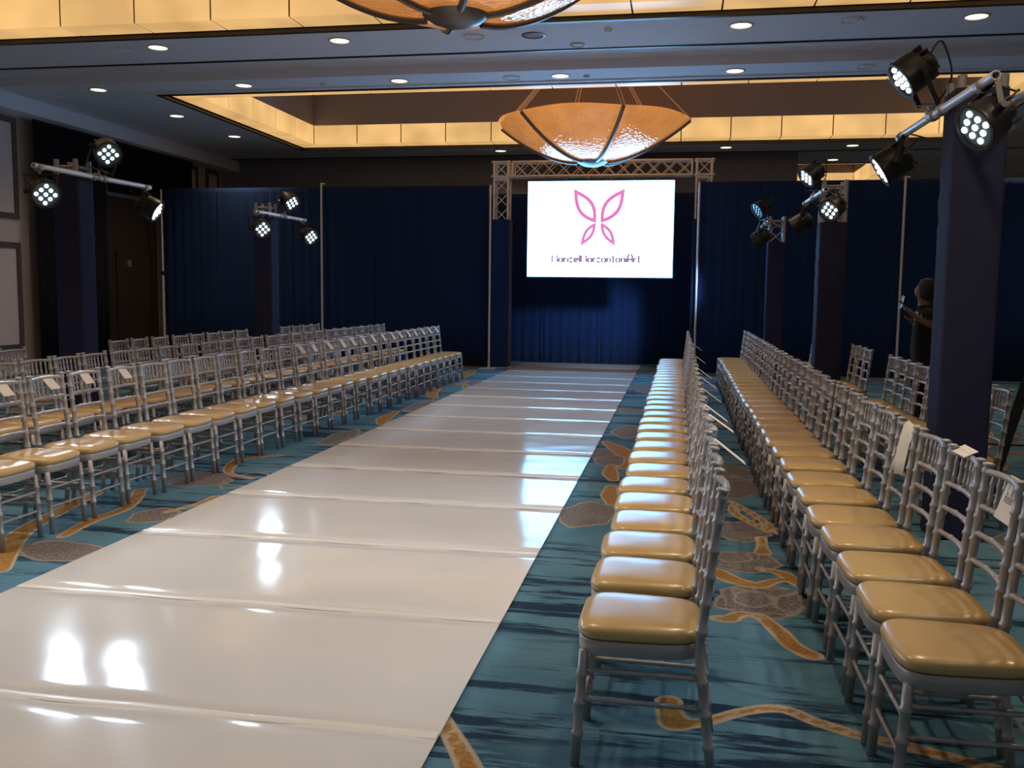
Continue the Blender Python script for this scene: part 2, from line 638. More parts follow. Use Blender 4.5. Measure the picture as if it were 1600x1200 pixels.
def ceiling_pieces():
    cuts = sorted({-3.0, 32.0} | {y for c in COFFERS + SLOTS for y in c})
    mb = MB()
    for a, b in zip(cuts[:-1], cuts[1:]):
        mid = (a + b) / 2
        if any(c[0] < mid < c[1] for c in COFFERS):
            cx0, cx1 = COFFER_X[a]
            mb.box(XL, cx0, a, b, ZC, ZC + .12)
            mb.box(cx1, XR, a, b, ZC, ZC + .12)
        elif any(c[0] < mid < c[1] for c in SLOTS):
            mb.box(XL, XR, a, b, ZC + .14, ZC + .26)
            mb.box(XL, XR, a - .02, a, ZC, ZC + .26)
            mb.box(XL, XR, b, b + .02, ZC, ZC + .26)
        else:
            mb.box(XL, XR, a + .021, b - .021, ZC, ZC + .12)
    mb.build('plaster', 'ceiling_paint', ceil)
    for a, b in SLOTS:
        t = MB().box(XL, XR, a + .02, a + .06, ZC - .012, ZC + .12)
        t.build('partition_track', 'bronze_trim', ceil)


ceiling_pieces()


def build_coffer(y0, y1):
    x0, x1 = COFFER_X[y0]
    IN = .45
    ZB, ZP, ZT = ZC + .02, ZC + .43, ZC + 1.5
    well = MB()
    a, b, c, d = x0 + IN, x1 - IN, y0 + IN, y1 - IN
    t = .08
    well.box(a - t, a, c - t, d + t, ZP, ZT).box(b, b + t, c - t, d + t, ZP, ZT)
    well.box(a, b, c - t, c, ZP, ZT).box(a, b, d, d + t, ZP, ZT)
    well.box(a - t, b + t, c - t, d + t, ZT, ZT + .1)
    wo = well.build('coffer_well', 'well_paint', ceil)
    back = MB()
    # dark housing behind the light panels
    g = .03
    back.box(x0, x1, y1 - g, y1, ZB, ZP).box(x0, x1, y0, y0 + g, ZB, ZP)
    back.box(x0, x0 + g, y0 + g, y1 - g, ZB, ZP).box(x1 - g, x1, y0 + g, y1 - g, ZB, ZP)
    back.box(x0, x1, d + .03, y1 - g, ZB + .03, ZB + .05).box(x0, x1, y0 + g, c - .03, ZB + .03, ZB + .05)
    back.box(x0 + g, a - .03, c - .03, d + .03, ZB + .03, ZB + .05).box(b + .03, x1 - g, c - .03, d + .03, ZB + .03, ZB + .05)
    back.box(a, b, d + .025, d + .045, ZB + .05, ZP).box(a, b, c - .045, c - .025, ZB + .05, ZP)
    back.box(a - .045, a - .025, c, d, ZB + .05, ZP).box(b + .025, b + .045, c, d, ZB + .05, ZP)
    back.build('light_housing', 'bronze_trim', wo)
    tr = MB()
    q = .07
    tr.box(x0 - q, x1 + q, y1, y1 + q, ZC - .035, ZC + .03).box(x0 - q, x1 + q, y0 - q, y0, ZC - .035, ZC + .03)
    tr.box(x0 - q, x0, y0, y1, ZC - .035, ZC + .03).box(x1, x1 + q, y0, y1, ZC - .035, ZC + .03)
    tr.build('coffer_trim', 'bronze_trim', wo)
    tr = MB()
    q2 = .2
    tr.box(x0 - q2, x1 + q2, y1 + q, y1 + q2, ZC - .02, ZC).box(x0 - q2, x1 + q2, y0 - q2, y0 - q, ZC - .02, ZC)
    tr.box(x0 - q2, x0 - q, y0 - q, y1 + q, ZC - .02, ZC).box(x1 + q, x1 + q2, y0 - q, y1 + q, ZC - .02, ZC)
    tr.build('plaster_bead', 'ceiling_paint', wo)

    def panel(fn, u0, u1, cut0, cut1):
        """L-shaped diffuser; fn(u, inset, z) -> point; cut = mitre of the outer end at corners"""
        s = .011
        vs = [fn(u0 + s - (IN - .03 if cut0 else 0), .03, ZB), fn(u1 - s + (IN - .03 if cut1 else 0), .03, ZB),
              fn(u1 - s, IN, ZB), fn(u0 + s, IN, ZB), fn(u1 - s, IN, ZP), fn(u0 + s, IN, ZP)]
        th = .006
        # thin sheet with thickness: inner copies pushed up / outward
        vi = [fn(u0 + s - (IN - .03 if cut0 else 0), .03, ZB + th), fn(u1 - s + (IN - .03 if cut1 else 0), .03, ZB + th),
              fn(u1 - s, IN - th, ZB + th), fn(u0 + s, IN - th, ZB + th), fn(u1 - s, IN - th, ZP), fn(u0 + s, IN - th, ZP)]
        fs = [(0, 1, 2, 3), (3, 2, 4, 5), (9, 8, 7, 6), (11, 10, 8, 9), (0, 6, 7, 1), (4, 10, 11, 5),
              (1, 7, 8, 2), (2, 8, 10, 4), (0, 3, 9, 6), (3, 5, 11, 9)]
        MB().add(vs + vi, fs).build('light_panel', 'light_panel', wo)

    nx_, ny_ = 13, 5
    for k in range(nx_):
        u0, u1 = a + (b - a) * k / nx_, a + (b - a) * (k + 1) / nx_
        panel(lambda u, i, z: (u, y1 - i, z), u0, u1, k == 0, k == nx_ - 1)
        panel(lambda u, i, z: (u, y0 + i, z), u0, u1, k == 0, k == nx_ - 1)
    for k in range(ny_):
        u0, u1 = c + (d - c) * k / ny_, c + (d - c) * (k + 1) / ny_
        panel(lambda u, i, z: (x0 + i, u, z), u0, u1, k == 0, k == ny_ - 1)
        panel(lambda u, i, z: (x1 - i, u, z), u0, u1, k == 0, k == ny_ - 1)


for c in COFFERS:
    build_coffer(*c)

# ------------------------------------------------------------------ walls
WL = -11.6


def wall_left():
    o = MB().box(WL - .2, WL, -3, 22.6, 0, ZC).build('wall_left', 'wall_beige')
    tag(o, 'beige side wall with dark framed panels at the left edge', None, kind='structure')
    # fascia under the ceiling
    MB().box(WL, WL + .5, -3, 22.5, ZC - .26, ZC).build('ceiling_fascia', 'ceiling_paint', o)

    def framed(y0, y1, z0, z1, wd=.10):
        p = MB().box(WL, WL + .012, y0, y1, z0, z1).build('wall_panel', 'panel_beige', o)
        m = MB()
        m.box(WL, WL + .035, y0 - wd, y0, z0 - wd, z1 + wd).box(WL, WL + .035, y1, y1 + wd, z0 - wd, z1 + wd)
        m.box(WL, WL + .035, y0, y1, z0 - wd, z0).box(WL, WL + .035, y0, y1, z1, z1 + wd)
        m.build('panel_moulding', 'moulding', p)
    for ya, yb in ((9.2, 11.6), (12.3, 14.75), (20.62, 21.05), (21.65, 22.1)):
        framed(ya, yb, 2.86, 4.42)
        framed(ya, yb, .55, 2.25)


wall_left()
o = MB().box(XL, 2.58, 22.35, 22.6, 0, ZC + .14).build('wall_back', 'wall_grey')
tag(o, 'dark grey partition wall behind the drapes', None, kind='structure')
o = MB().box(XL, XR, 31.8, 32, 0, ZC).build('wall_far', 'wall_beige')
tag(o, 'dim wall of the room beyond the partition opening', None, kind='structure')
o = MB().box(XR - .2, XR, -3, 32, 0, ZC).build('wall_right', 'wall_beige')
tag(o, 'beige side wall right of the seating', None, kind='structure')

# door in the left wall, beside the lighting tower
d = structure(thing('door_1', (WL + .02, 18.0, 0), 'dark brown wooden door by the left wall drape', None))
MB().box(WL + .012, WL + .06, 17.0, 19.2, 0, 3.45).build('door_surround', 'wood_dark', d)
MB().box(WL + .06, WL + .10, 17.62, 18.9, 0, 2.35).build('door_leaf', 'wood_dark', d)
s = MB().box(WL + .10, WL + .12, 17.98, 18.1, 2.02, 2.16).build('switch_plate', 'steel_dull', d)

# ------------------------------------------------------------------ drapes


def drape_panel(x0, y0, x1, y1, z0, z1, seed, parent, m, amp=.010, name='drape_panel'):
    """pleated cloth between two points, with real folds and a thickness"""
    r = random.Random(seed)
    L = math.hypot(x1 - x0, y1 - y0)
    n = max(24, int(L / .035))
    ux, uy = (x1 - x0) / L, (y1 - y0) / L
    nx, ny = -uy, ux
    ph = r.uniform(0, 6)
    zs = [z0, z0 + (z1 - z0) * .3, z0 + (z1 - z0) * .65, z1 - .12, z1]
    vs, fs = [], []
    for iz, z in enumerate(zs):
        kz = (1.0, .95, .8, .6, .35)[iz]
        for i in range(n + 1):
            u = i / n
            s = u * L
            off = amp * kz * (math.sin(s * 2 * PI / .21 + ph) + .5 * math.sin(s * 2 * PI / .13 + 2 * ph) + .4 * math.sin(s * 3 + iz * .2))
            vs.append((x0 + ux * s + nx * off, y0 + uy * s + ny * off, z))
    W_ = n + 1
    for iz in range(len(zs) - 1):
        for i in range(n):
            fs.append((iz * W_ + i, iz * W_ + i + 1, (iz + 1) * W_ + i + 1, (iz + 1) * W_ + i))
    o = MB().add(vs, fs).build(name, m, parent, smooth=True)
    so = o.modifiers.new('thickness', 'SOLIDIFY')
    so.thickness = .004
    return o


def drape_run(name, label, pts, z1, m, width=1.25, z0=.02, poles=(), group='pipe and drape runs'):
    (xa, ya), (xb, yb) = pts
    root = thing(name, ((xa + xb) / 2, (ya + yb) / 2, 0), label, 'drape', group)
    L = math.hypot(xb - xa, yb - ya)
    n = max(1, round(L / width))
    for k in range(n):
        t0, t1 = k / n, (k + 1) / n
        drape_panel(xa + (xb - xa) * t0, ya + (yb - ya) * t0, xa + (xb - xa) * t1, ya + (yb - ya) * t1, z0, z1, k * 17 + len(name), root, m)
    MB().tube([(xa, ya + .04, z1 - .03), (xb, yb + .04, z1 - .03)], .02, 8).build('crossbar', 'black_metal', root)
    for (px, py, h) in poles:
        p = MB().tube([(px, py, 0.012), (px, py, h)], .024, 10).build('upright', 'aluminium', root, smooth=True)
        MB().tube([(px - .02, py, h - .01), (px + .08, py, h - .01)], .018, 8).build('hook', 'aluminium', p)
        MB().box(px - .2, px + .2, py - .2, py + .2, 0, .012).build('base_plate', 'aluminium', root)
    return root


drape_run('navy_drape', 'long navy drape behind the seating left of the screen', ((-11.25, 19.1), (-3.95, 19.1)), 3.77, 'drape_navy',
          poles=((-7.56, 18.98, 3.83),))
drape_run('navy_drape', 'navy drape hanging behind the glowing screen', ((-4.3, 20.75), (0.9, 20.75)), 3.77, 'drape_navy')
drape_run('navy_drape', 'long navy drape behind the seating right of the screen', ((.32, 18.80), (7.6, 18.62)), 3.77, 'drape_navy',
          poles=((4.09, 18.55, 3.80),))
drape_run('black_drape', 'tall black drape covering the left wall', ((WL + .25, 15.0), (WL + .25, 17.1)), ZC - .27, 'drape_black', width=1.05)
drape_run('black_drape', 'black drape header above the brown door', ((WL + .25, 17.15), (WL + .25, 20.45)), ZC - .27, 'drape_black', width=1.1, z0=3.5)
drape_run('black_drape', 'black drape strip in the far left corner', ((WL + .25, 19.25), (WL + .25, 20.45)), 3.52, 'drape_black', width=1.2)

pl = thing('drape_pole', (-11.42, 19.0, 0), 'thin aluminium drape pole standing by the brown door', 'pole')
pl.location.x = -11.2
pl['_base'] = (-11.2, 18.85, 0); pl.location.y = 18.85
MB().tube([(-11.2, 18.85, .012), (-11.2, 18.85, 1.9)], .028, 10).build('lower_tube', 'aluminium', pl, smooth=True)
MB().tube([(-11.2, 18.85, 1.9), (-11.2, 18.85, 3.72)], .022, 10).build('upper_tube', 'aluminium', pl, smooth=True)
MB().tube([(-11.2, 18.85, 1.86), (-11.2, 18.85, 1.95)], .04, 10).build('collar', 'black_metal', pl)
MB().box(-11.4, -11.0, 18.65, 19.05, 0, .012).build('base_plate', 'aluminium', pl)
for px_, side in ((-3.86, 'left'), (.33, 'right')):
    pl = thing('drape_pole', (px_, 18.7, 0), 'bright aluminium pole at the %s of the screen truss' % side, 'pole')
    MB().tube([(px_, 18.85 if side == 'left' else 18.68, .012), (px_, 18.85 if side == 'left' else 18.68, 3.75)], .022, 10).build('tube', 'aluminium', pl, smooth=True)
    MB().box(px_ - .17, px_ + .17, 18.52, 18.86, 0, .012).build('base_plate', 'aluminium', pl)

# ------------------------------------------------------------------ runway
RX0, RX1 = -3.37, -0.79
rw = thing('runway', (-2.08, 9.5, 0), 'long glossy white panelled fashion runway down the middle', 'runway')
seam = [.71 + 1.165 * k for k in range(18)]
for k in range(len(seam) - 1):
    y0, y1 = seam[k], seam[k + 1] - .0005
    if y0 > 20.3:
        break
    y1 = min(y1, 20.5)
    x0, x1 = RX0, RX1
    h = .012
    mb = MB()
    n = 12
    vs, fs = [], []
    # slightly sprung sheet: rounded edges, gently uneven surface
    prof = [(y0, .001), (y0, h - .003), (y0 + .006, h)] + [(y0 + (y1 - y0) * t, h) for t in (.12, .3, .5, .7, .88)] + [(y1 - .006, h), (y1, h - .003), (y1, .001)]
    for yy, z in prof:
        for i in range(n + 1):
            dz = 0 if z < h else .0022 * math.sin(i * 1.7 + k * 2.1) * math.sin((yy - y0) * 5.2 + k)
            vs.append((x0 + (x1 - x0) * i / n, yy, z + dz))
    for a in range(len(prof) - 1):
        for i in range(n):
            q = a * (n + 1) + i
            fs.append((q, q + 1, q + n + 2, q + n + 1))
    mb.add(vs, fs).build('runway_panel', 'runway', rw, smooth=True)
    if k:
        vs, fs = [], []
        for dy, z in ((-.026, h), (-.020, h + .0022), (0, h + .0035), (.020, h + .0022), (.026, h)):
            for i in range(25):
                vs.append((x0 + .004 + (x1 - x0 - .008) * i / 24, y0 + dy + .004 * math.sin(i * .9 + k), z + .0006 * math.sin(i * 2.3 + k * 1.7)))
        for a in range(4):
            for i in range(24):
                q = a * 25 + i
                fs.append((q, q + 1, q + 26, q + 25))
        MB().add(vs, fs).build('seam_tape', 'seam_tape', rw, smooth=True)

# ------------------------------------------------------------------ truss arch and screen
TY = 18.9


def box_truss(root, p, axis, length, size, step, r=.024, rb=.011, names=('chord', 'brace')):
    """box truss starting at p along axis; faces in the other two directions"""
    ax = V(axis)
    u = V((0, 1, 0)) if abs(ax.y) < .5 else V((1, 0, 0))
    v = ax.cross(u)
    h = size / 2
    cs = [(u * s + v * t) * h for s, t in ((-1, -1), (1, -1), (1, 1), (-1, 1))]
    p = V(p)
    for c in cs:
        MB().tube([p + c, p + c + ax * length], r, 10).build(names[0], 'aluminium', root, smooth=True)
    n = max(1, round(length / step))
    for k in range(n):
        a0, a1 = p + ax * (length * k / n), p + ax * (length * (k + 1) / n)
        for q in range(4):
            c0, c1 = cs[q], cs[(q + 1) % 4]
            MB().tube([a0 + c0, a1 + c1], rb, 6).build(names[1], 'aluminium', root)
            if q in (0, 2) or abs(ax.z) < .5:
                MB().tube([a0 + c1, a1 + c0], rb, 6).build(names[1], 'aluminium', root)
    for e in (0, length):
        for q in range(4):
            MB().tube([p + cs[q] + ax * e, p + cs[(q + 1) % 4] + ax * e], r * .8, 8).build('end_bar', 'aluminium', root)


tr = thing('screen_truss', (-1.62, TY + .2, 0), 'aluminium box truss arch around the screen', 'truss')
TZ = 4.08
box_truss(tr, (-3.42, TY + .2, TZ), (1, 0, 0), 3.6, .29, .30)
for cx in (-3.66, .42):
    for q in ((-.145, -.145), (.145, -.145), (.145, .145), (-.145, .145)):
        MB().tube([(cx + q[0], TY + .2 + q[1], TZ - .17), (cx + q[0], TY + .2 + q[1], TZ + .17)], .026, 10).build('corner_post', 'aluminium', tr, smooth=True)
    for z in (-.145, .145):
        for q, q2 in (((-.2, -.145), (.2, -.145)), ((-.2, .145), (.2, .145)), ((-.145, -.16), (-.145, .16)), ((.145, -.16), (.145, .16))):
            MB().tube([(cx + q[0], TY + .2 + q[1], TZ + z), (cx + q2[0], TY + .2 + q2[1], TZ + z)], .022, 8).build('corner_bar', 'aluminium', tr, smooth=True)
    for a in (-1, 1):
        MB().tube([(cx - .13, TY + .055, TZ - .13 * a), (cx + .13, TY + .055, TZ + .13 * a)], .012, 6).build('brace', 'aluminium', tr)
    box_truss(tr, (cx, TY + .2, 3.0), (0, 0, 1), TZ - .2 - 3.0, .29, .30)
    sl = MB().box(cx - .19, cx + .19, TY + .01, TY + .39, .02, 3.06)
    sl.build('fabric_sleeve', 'drape_navy', tr)
    MB().box(cx - .27, cx + .25, TY + .01, TY + .55, 0, .02).build('base_plate', 'aluminium', tr)
for x in (-2.75, -2.3, -1.85, -1.4, -.95, -.5):
    MB().tube([(x, TY + .06, TZ - .165), (x, 18.795, 3.815)], .01, 6).build('hanger', 'steel_dull', tr)

SX0, SX1, SZ0, SZ1, SY = -3.06, -.15, 1.90, 3.80, 18.75
sc = thing('led_screen', ((SX0 + SX1) / 2, SY, SZ0), 'bright white LED screen with pink butterfly logo', 'screen')
MB().box(SX0 - .02, SX1 + .02, SY, SY + .09, SZ0 - .02, SZ1 + .02).build('case', 'screen_case', sc)
MB().box(SX0, SX1, SY - .012, SY, SZ0, SZ1).build('display', 'screen_glow', sc)


def spt(px, py):
    """point of the screen face from fractions across and down"""
    return (SX0 + (SX1 - SX0) * px, SZ1 - (SZ1 - SZ0) * py)


def leaf(p, q, bulge0, bulge1, wd):
    """closed leaf outline band from p to q; bulges to either side"""
    P, Q = V(p), V(q)
    d = Q - P
    nrm = V((-d.y, d.x)).normalized()
    n = 14
    loop = []
    for i in range(n + 1):
        t = i / n
        loop.append(P + d * t + nrm * (bulge0 * math.sin(PI * t ** .9)))
    for i in range(1, n):
        t = 1 - i / n
        loop.append(P + d * t - nrm * (bulge1 * math.sin(PI * t ** .9)))
    m = len(loop)
    c = sum(loop, V((0, 0))) / m
    mb = MB()
    vs, fs = [], []
    y = SY - .016
    for i, pt in enumerate(loop):
        tn = (loop[(i + 1) % m] - loop[i - 1]).normalized()
        nn = V((-tn.y, tn.x))
        if (c - pt).dot(nn) < 0:
            nn = -nn
        for s in (0, 1):
            qq = pt + nn * (wd * s)
            vs += [(qq.x, y, qq.y), (qq.x, SY - .012, qq.y)]
    for i in range(m):
        j = (i + 1) % m
        fs += [(4 * i, 4 * i + 2, 4 * j + 2, 4 * j), (4 * i, 4 * j, 4 * j + 1, 4 * i + 1), (4 * i + 2, 4 * i + 3, 4 * j + 3, 4 * j + 2)]
    mb.add(vs, fs)
    return mb


for s in (-1, 1):
    cx = .4905
    up = leaf(spt(cx + s * .016, .435), spt(cx + s * (.178 if s > 0 else .172), .080), .175, .175, .075)
    up.build('butterfly_wing', 'pink_glow', sc)
    lo = leaf(spt(cx + s * .016, .43), spt(cx + s * .120, .675), .095, .095, .062)
    lo.build('butterfly_wing', 'pink_glow', sc)


def text_mesh(txt, size, bold=.0):
    cu = bpy.data.curves.new('text', 'FONT')
    cu.body = txt
    cu.size = size
    cu.offset = bold
    cu.align_x = 'CENTER'
    cu.align_y = 'CENTER'
    cu.resolution_u = 3
    ob = bpy.data.objects.new('text', cu)
    COL.objects.link(ob)
    bpy.context.view_layer.update()
    me = bpy.data.meshes.new_from_object(ob.evaluated_get(bpy.context.evaluated_depsgraph_get()))
    bpy.data.objects.remove(ob)
    bpy.data.curves.remove(cu)
    return me




def arc(cx, cy, rx, ry, a0, a1, n=12):
    return [(cx + rx * math.cos(math.radians(a0 + (a1 - a0) * i / n)), cy + ry * math.sin(math.radians(a0 + (a1 - a0) * i / n))) for i in range(n + 1)]


GLYPH = {   # thin monoline letters: width, strokes
    'M': (.78, [[(0, 0), (0, 1), (.39, .45), (.78, 1), (.78, 0)]]),
    'a': (.56, [arc(.28, .31, .28, .31, 0, 360, 16), [(.56, .62), (.56, 0)]]),
    'r': (.32, [[(0, 0), (0, .62)], [(0, .38), (.12, .56), (.32, .62)]]),
    'i': (.0, [[(0, 0), (0, .62)], [(0, .80), (0, .90)]]),
    'c': (.46, [arc(.30, .31, .30, .31, 50, 310)]),
    'e': (.56, [arc(.29, .31, .29, .31, 0, 315), [(0, .31), (.58, .31)]]),
    'l': (.0, [[(0, 0), (0, 1)]]),
    'n': (.48, [[(0, 0), (0, .62)], [(0, .36)] + arc(.24, .38, .24, .24, 180, 0, 8) + [(.48, 0)]]),
    't': (.34, [[(.14, .95), (.14, .12), (.20, .02), (.34, 0)], [(0, .62), (.34, .62)]]),
    'o': (.58, [arc(.29, .31, .29, .31, 0, 360, 16)]),
    'A': (.62, [[(0, 0), (0, .85)] + arc(.31, .85, .31, .30, 180, 0, 8) + [(.62, 0)], [(0, .42), (.62, .42)]]),
}
pen, strokes = 0.0, []
for ch_ in 'MaricelMarcantoniArt':
    wdt, st = GLYPH[ch_]
    strokes += [[(pen + x, y) for x, y in l] for l in st]
    pen += wdt + .26
pen -= .26
lk = (SX1 - SX0) * .605 / pen
tcx, tcz = spt(.478, .845)
lt = MB()
for l in strokes:
    lt.tube([(tcx + (x - pen / 2) * lk, SY - .0135, tcz + y * lk * 1.05) for x, y in l], .022, 6)
lt.build('screen_lettering', 'violet_glow', sc)

# ------------------------------------------------------------------ chairs


def ring_tube(p, q, r, knots, n=10, bow=None, kr=1.28):
    """bamboo-turned rod from p to q; knots are fractions with a raised ring"""
    p, q = V(p), V(q)
    ts = {0.0: 1.0, 1.0: 1.0}
    L = (q - p).length
    e = .005 / L
    for k in knots:
        for dt, s in ((-2 * e, 1.0), (-e, kr), (e, kr), (2 * e, 1.0)):
            ts[min(1, max(0, k + dt))] = s
    if bow:
        for k in range(1, 8):
            ts.setdefault(k / 8, 1.0)
    tl = sorted(ts)
    pts = []
    for t in tl:
        x = p.lerp(q, t)
        if bow:
            x = x + V(bow) * math.sin(PI * t)
        pts.append(x)
    return pts, [r * ts[t] for t in tl]


def chair_parts():
    """name, mesh list of one bamboo-turned ballroom chair facing +x, origin at floor"""
    out = []

    def rod(name, p, q, r, knots, n=8, bow=None):
        pts, rr = ring_tube(p, q, r, knots, n, bow)
        out.append((name, MB().tube(pts, rr, n).mesh(name, 'silver', smooth=True)))
    W = .172
    for s in (-1, 1):
        rod('front_leg', (.212, s * W, 0), (.188, s * (W - .004), .40), .0165, (.28, .55, .80), 10)
    for s in (-1, 1):
        # rear leg and back post in one piece, kinked at the seat
        segs = [((-.235, s * W, 0), (-.182, s * (W - .002), .43), (.25, .5, .75)),
                ((-.182, s * (W - .002), .43), (-.240, s * W, .947), (.12, .30, .47, .64, .82, .97))]
        pts, rr = [], []
        for a, b, kn in segs:
            P_, R_ = ring_tube(a, b, .0160, kn)
            if pts:
                P_, R_ = P_[1:], R_[1:]
            pts += P_; rr += R_
        top = pts[-1]
        d = V((-.058, 0, .517)).normalized()
        for dz, r in ((.003, .013), (.006, .0215), (.014, .0215), (.019, .012)):
            pts.append(top + d * dz); rr.append(r)
        out.append(('back_post', MB().tube(pts, rr, 10).mesh('back_post', 'silver', smooth=True)))

    def bx(z):
        return -.182 - (z - .43) / .517 * .058
    rod('top_rail', (bx(.930), -W, .930), (bx(.930), W, .930), .0125, (.04, .96), 8, (-.022, 0, .006))
    for z in (.80, .698, .595):
        rod('back_rail', (bx(z), -W, z), (bx(z), W, z), .0105, (.04, .33, .67, .96), 8, (-.020, 0, 0))
    for k in range(6):
        y = -W + 2 * W * (k + 1) / 7
        b = -.021 * math.sin(PI * (k + 1) / 7)
        rod('spindle', (bx(.80) + b, y, .803), (bx(.930) + b, y, .930), .0078, (.25, .72), 6)
    for z in (.29, .17):
        t = z / .40
        rod('front_stretcher', (.212 - .024 * t, -W, z), (.212 - .024 * t, W, z), .0085, (.08, .5, .92), 6)
    for s in (-1, 1):
        for z in (.335, .235):
            rod('side_stretcher', (.212 - .024 * z / .4, s * W, z), (-.235 + .053 * z / .43, s * W, z), .0085, (.08, .36, .64, .92), 6)
    for z in (.315, .205):
        rod('rear_stretcher', (-.235 + .053 * z / .43, -W, z), (-.235 + .053 * z / .43, W, z), .0085, (.08, .5, .92), 6)

    def outline(k, n=36, hx=.205, hyf=.203, hyr=.178, x0=.012, e=.42):
        pts = []
        for i in range(n):
            a = 2 * PI * i / n
            c, s_ = math.cos(a), math.sin(a)
            x = math.copysign(abs(c) ** e, c) * hx * k
            t = (x / hx + 1) / 2
            y = math.copysign(abs(s_) ** e, s_) * (hyr + (hyf - hyr) * t) * k
            pts.append((x + x0, y))
        return pts

    def stack(levels):
        vs, fs = [], []
        n = 36
        for k, z in levels:
            vs += [(x, y, z) for x, y in outline(k)]
        for l in range(len(levels) - 1):
            for i in range(n):
                fs.append((l * n + i, l * n + (i + 1) % n, (l + 1) * n + (i + 1) % n, (l + 1) * n + i))
        fs.append(tuple(range(n - 1, -1, -1)))
        fs.append(tuple((len(levels) - 1) * n + i for i in range(n)))
        return MB().add(vs, fs)
    out.append(('seat_frame', stack([(.97, .392), (.985, .396), (.985, .438), (.97, .442)]).mesh('seat_frame', 'silver', smooth=False)))
    cu = stack([(.955, .443), (.995, .452), (1.005, .464), (.985, .477), (.93, .487), (.80, .494), (.55, .498), (.25, .500)])
    out.append(('seat_cushion', cu.mesh('seat_cushion', 'vinyl', smooth=True)))
    return out


CH = chair_parts()
for nm, me in CH:
    if nm == 'seat_frame':
        bm = bmesh.new(); bm.from_mesh(me)
        for f in bm.faces:
            f.smooth = len(f.verts) == 4
        bm.to_mesh(me); bm.free()
PROTO = [bpy.data.objects.new(nm, me) for nm, me in CH]


def chair(x, y, rz, label, group):
    root = thing('ballroom_chair', (x, y, 0), label, 'chair', group)
    root.rotation_euler = (0, 0, rz)
    for p in PROTO:
        c = p.copy()
        COL.objects.link(c)
        c.parent = root
    return root


rj = random.Random(5)


def row(xs_fn, ys, rz, rowname, group):
    res = []
    for k, y in enumerate(ys):
        x = xs_fn(y) + rj.uniform(-.012, .012)
        a = rz + rj.uniform(-.03, .03)
        chair(x, y, a, 'silver ivory-seated chair, %s from the camera in %s' % (ORD[k], rowname), group)
        res.append((x, y, a))
    return res


L1Y = [4.93 + .43 * k for k in range(27)]
L1 = row(lambda y: -4.13 + .09 * min(1, max(0, (y - 5) / 6)), L1Y, 0, 'front row left of runway', 'chairs of the left front row')
L2Y = [6.25 + .431 * k for k in range(25)]
L2 = row(lambda y: -5.22, L2Y, 0, 'middle row left of runway', 'chairs of the left middle row')
L3Y = [8.22] + [10.0 + .455 * k for k in range(8)] + [14.75 + .44 * k for k in range(4)]
L3 = row(lambda y: -6.30, L3Y, 0, 'back row left of runway', 'chairs of the left back row')
R1Y = [3.12, 3.59, 4.02, 4.44, 4.86, 5.31, 5.76, 6.23] + [6.23 + .448 * k for k in range(1, 22)]
R1 = row(lambda y: -.085, R1Y, PI, 'front row right of runway', 'chairs of the right front row')
R2Y = [3.05, 3.47, 3.90, 4.37, 4.78, 5.27, 5.72, 6.24, 6.72] + [6.72 + .455 * k for k in range(1, 22)]
R2 = row(lambda y: .90, R2Y, PI, 'middle row right of runway', 'chairs of the right middle row')
R3Y = [6.84, 8.45, 8.87, 9.29, 9.71, 10.13, 11.42, 11.84, 12.26, 15.3, 15.72]
R3 = row(lambda y: 1.97, R3Y, PI, 'back row right of runway', 'chairs of the right back row')

# ------------------------------------------------------------------ reserved cards and cloth


def card(ch, label, yoff=0.0, out=.13, drop=.085, wd=.085, side=1, skew=0.0, text=None, back=.055, group='white cards on the chair backs'):
    """folded card straddling the top rail of a chair; side +1 lies towards +x"""
    x, y, a = ch
    c, s = math.cos(a), math.sin(a)
    rx, ry = x + (-.262) * c - yoff * s, y + (-.262) * s + yoff * c
    root = thing('reserved_card', (rx, ry, .95), label, 'card', group)
    z0 = .951
    th = .0016
    mb = MB()
    p = [V((rx - .004 * side, ry - wd, z0)), V((rx - .004 * side, ry + wd, z0)),
         V((rx + out * side, ry + wd + skew, z0 - drop)), V((rx + out * side, ry - wd + skew, z0 - drop))]
    nn = (p[1] - p[0]).cross(p[3] - p[0]).normalized() * th
    if nn.z < 0:
        nn = -nn
    vs = p + [q + nn for q in p]
    fs = [(0, 1, 2, 3), (7, 6, 5, 4), (0, 4, 5, 1), (1, 5, 6, 2), (2, 6, 7, 3), (3, 7, 4, 0)]
    mb.add(vs, fs)
    mb.build('front_flap', 'paper', root)
    mb = MB()
    p2 = [p[0], p[1], V((rx - .03 * side, ry + wd, z0 - back)), V((rx - .03 * side, ry - wd, z0 - back))]
    nn2 = V((-side * th, 0, 0))
    vs = p2 + [q + nn2 for q in p2]
    mb.add(vs, fs)
    mb.build('back_flap', 'paper', root)
    if text:
        me = text_mesh(text, .05)
        X_ = (p[0] - p[1]).normalized() * (1 if side < 0 else -1)
        Y_ = (p[0] - p[3]).normalized()
        nz = nn.normalized()
        ctr = (p[0] + p[1] + p[2] + p[3]) / 4
        for v in me.vertices:
            w_ = ctr + X_ * (v.co.x * .72 + .15 * v.co.y) + Y_ * v.co.y + nn + nz * .0006
            v.co = w_ - V(root['_base'])
        me.materials.append(MATS['ink'])
        o = bpy.data.objects.new('card_lettering', me)
        COL.objects.link(o)
        o.parent = root
        b = ctr + Y_ * .045 + nn + nz * .0006
        l = MB().cbox(b, X_, Y_, nz, .035, .0012, .0003)
        l.build('printed_rule', 'ink', root)
    return root


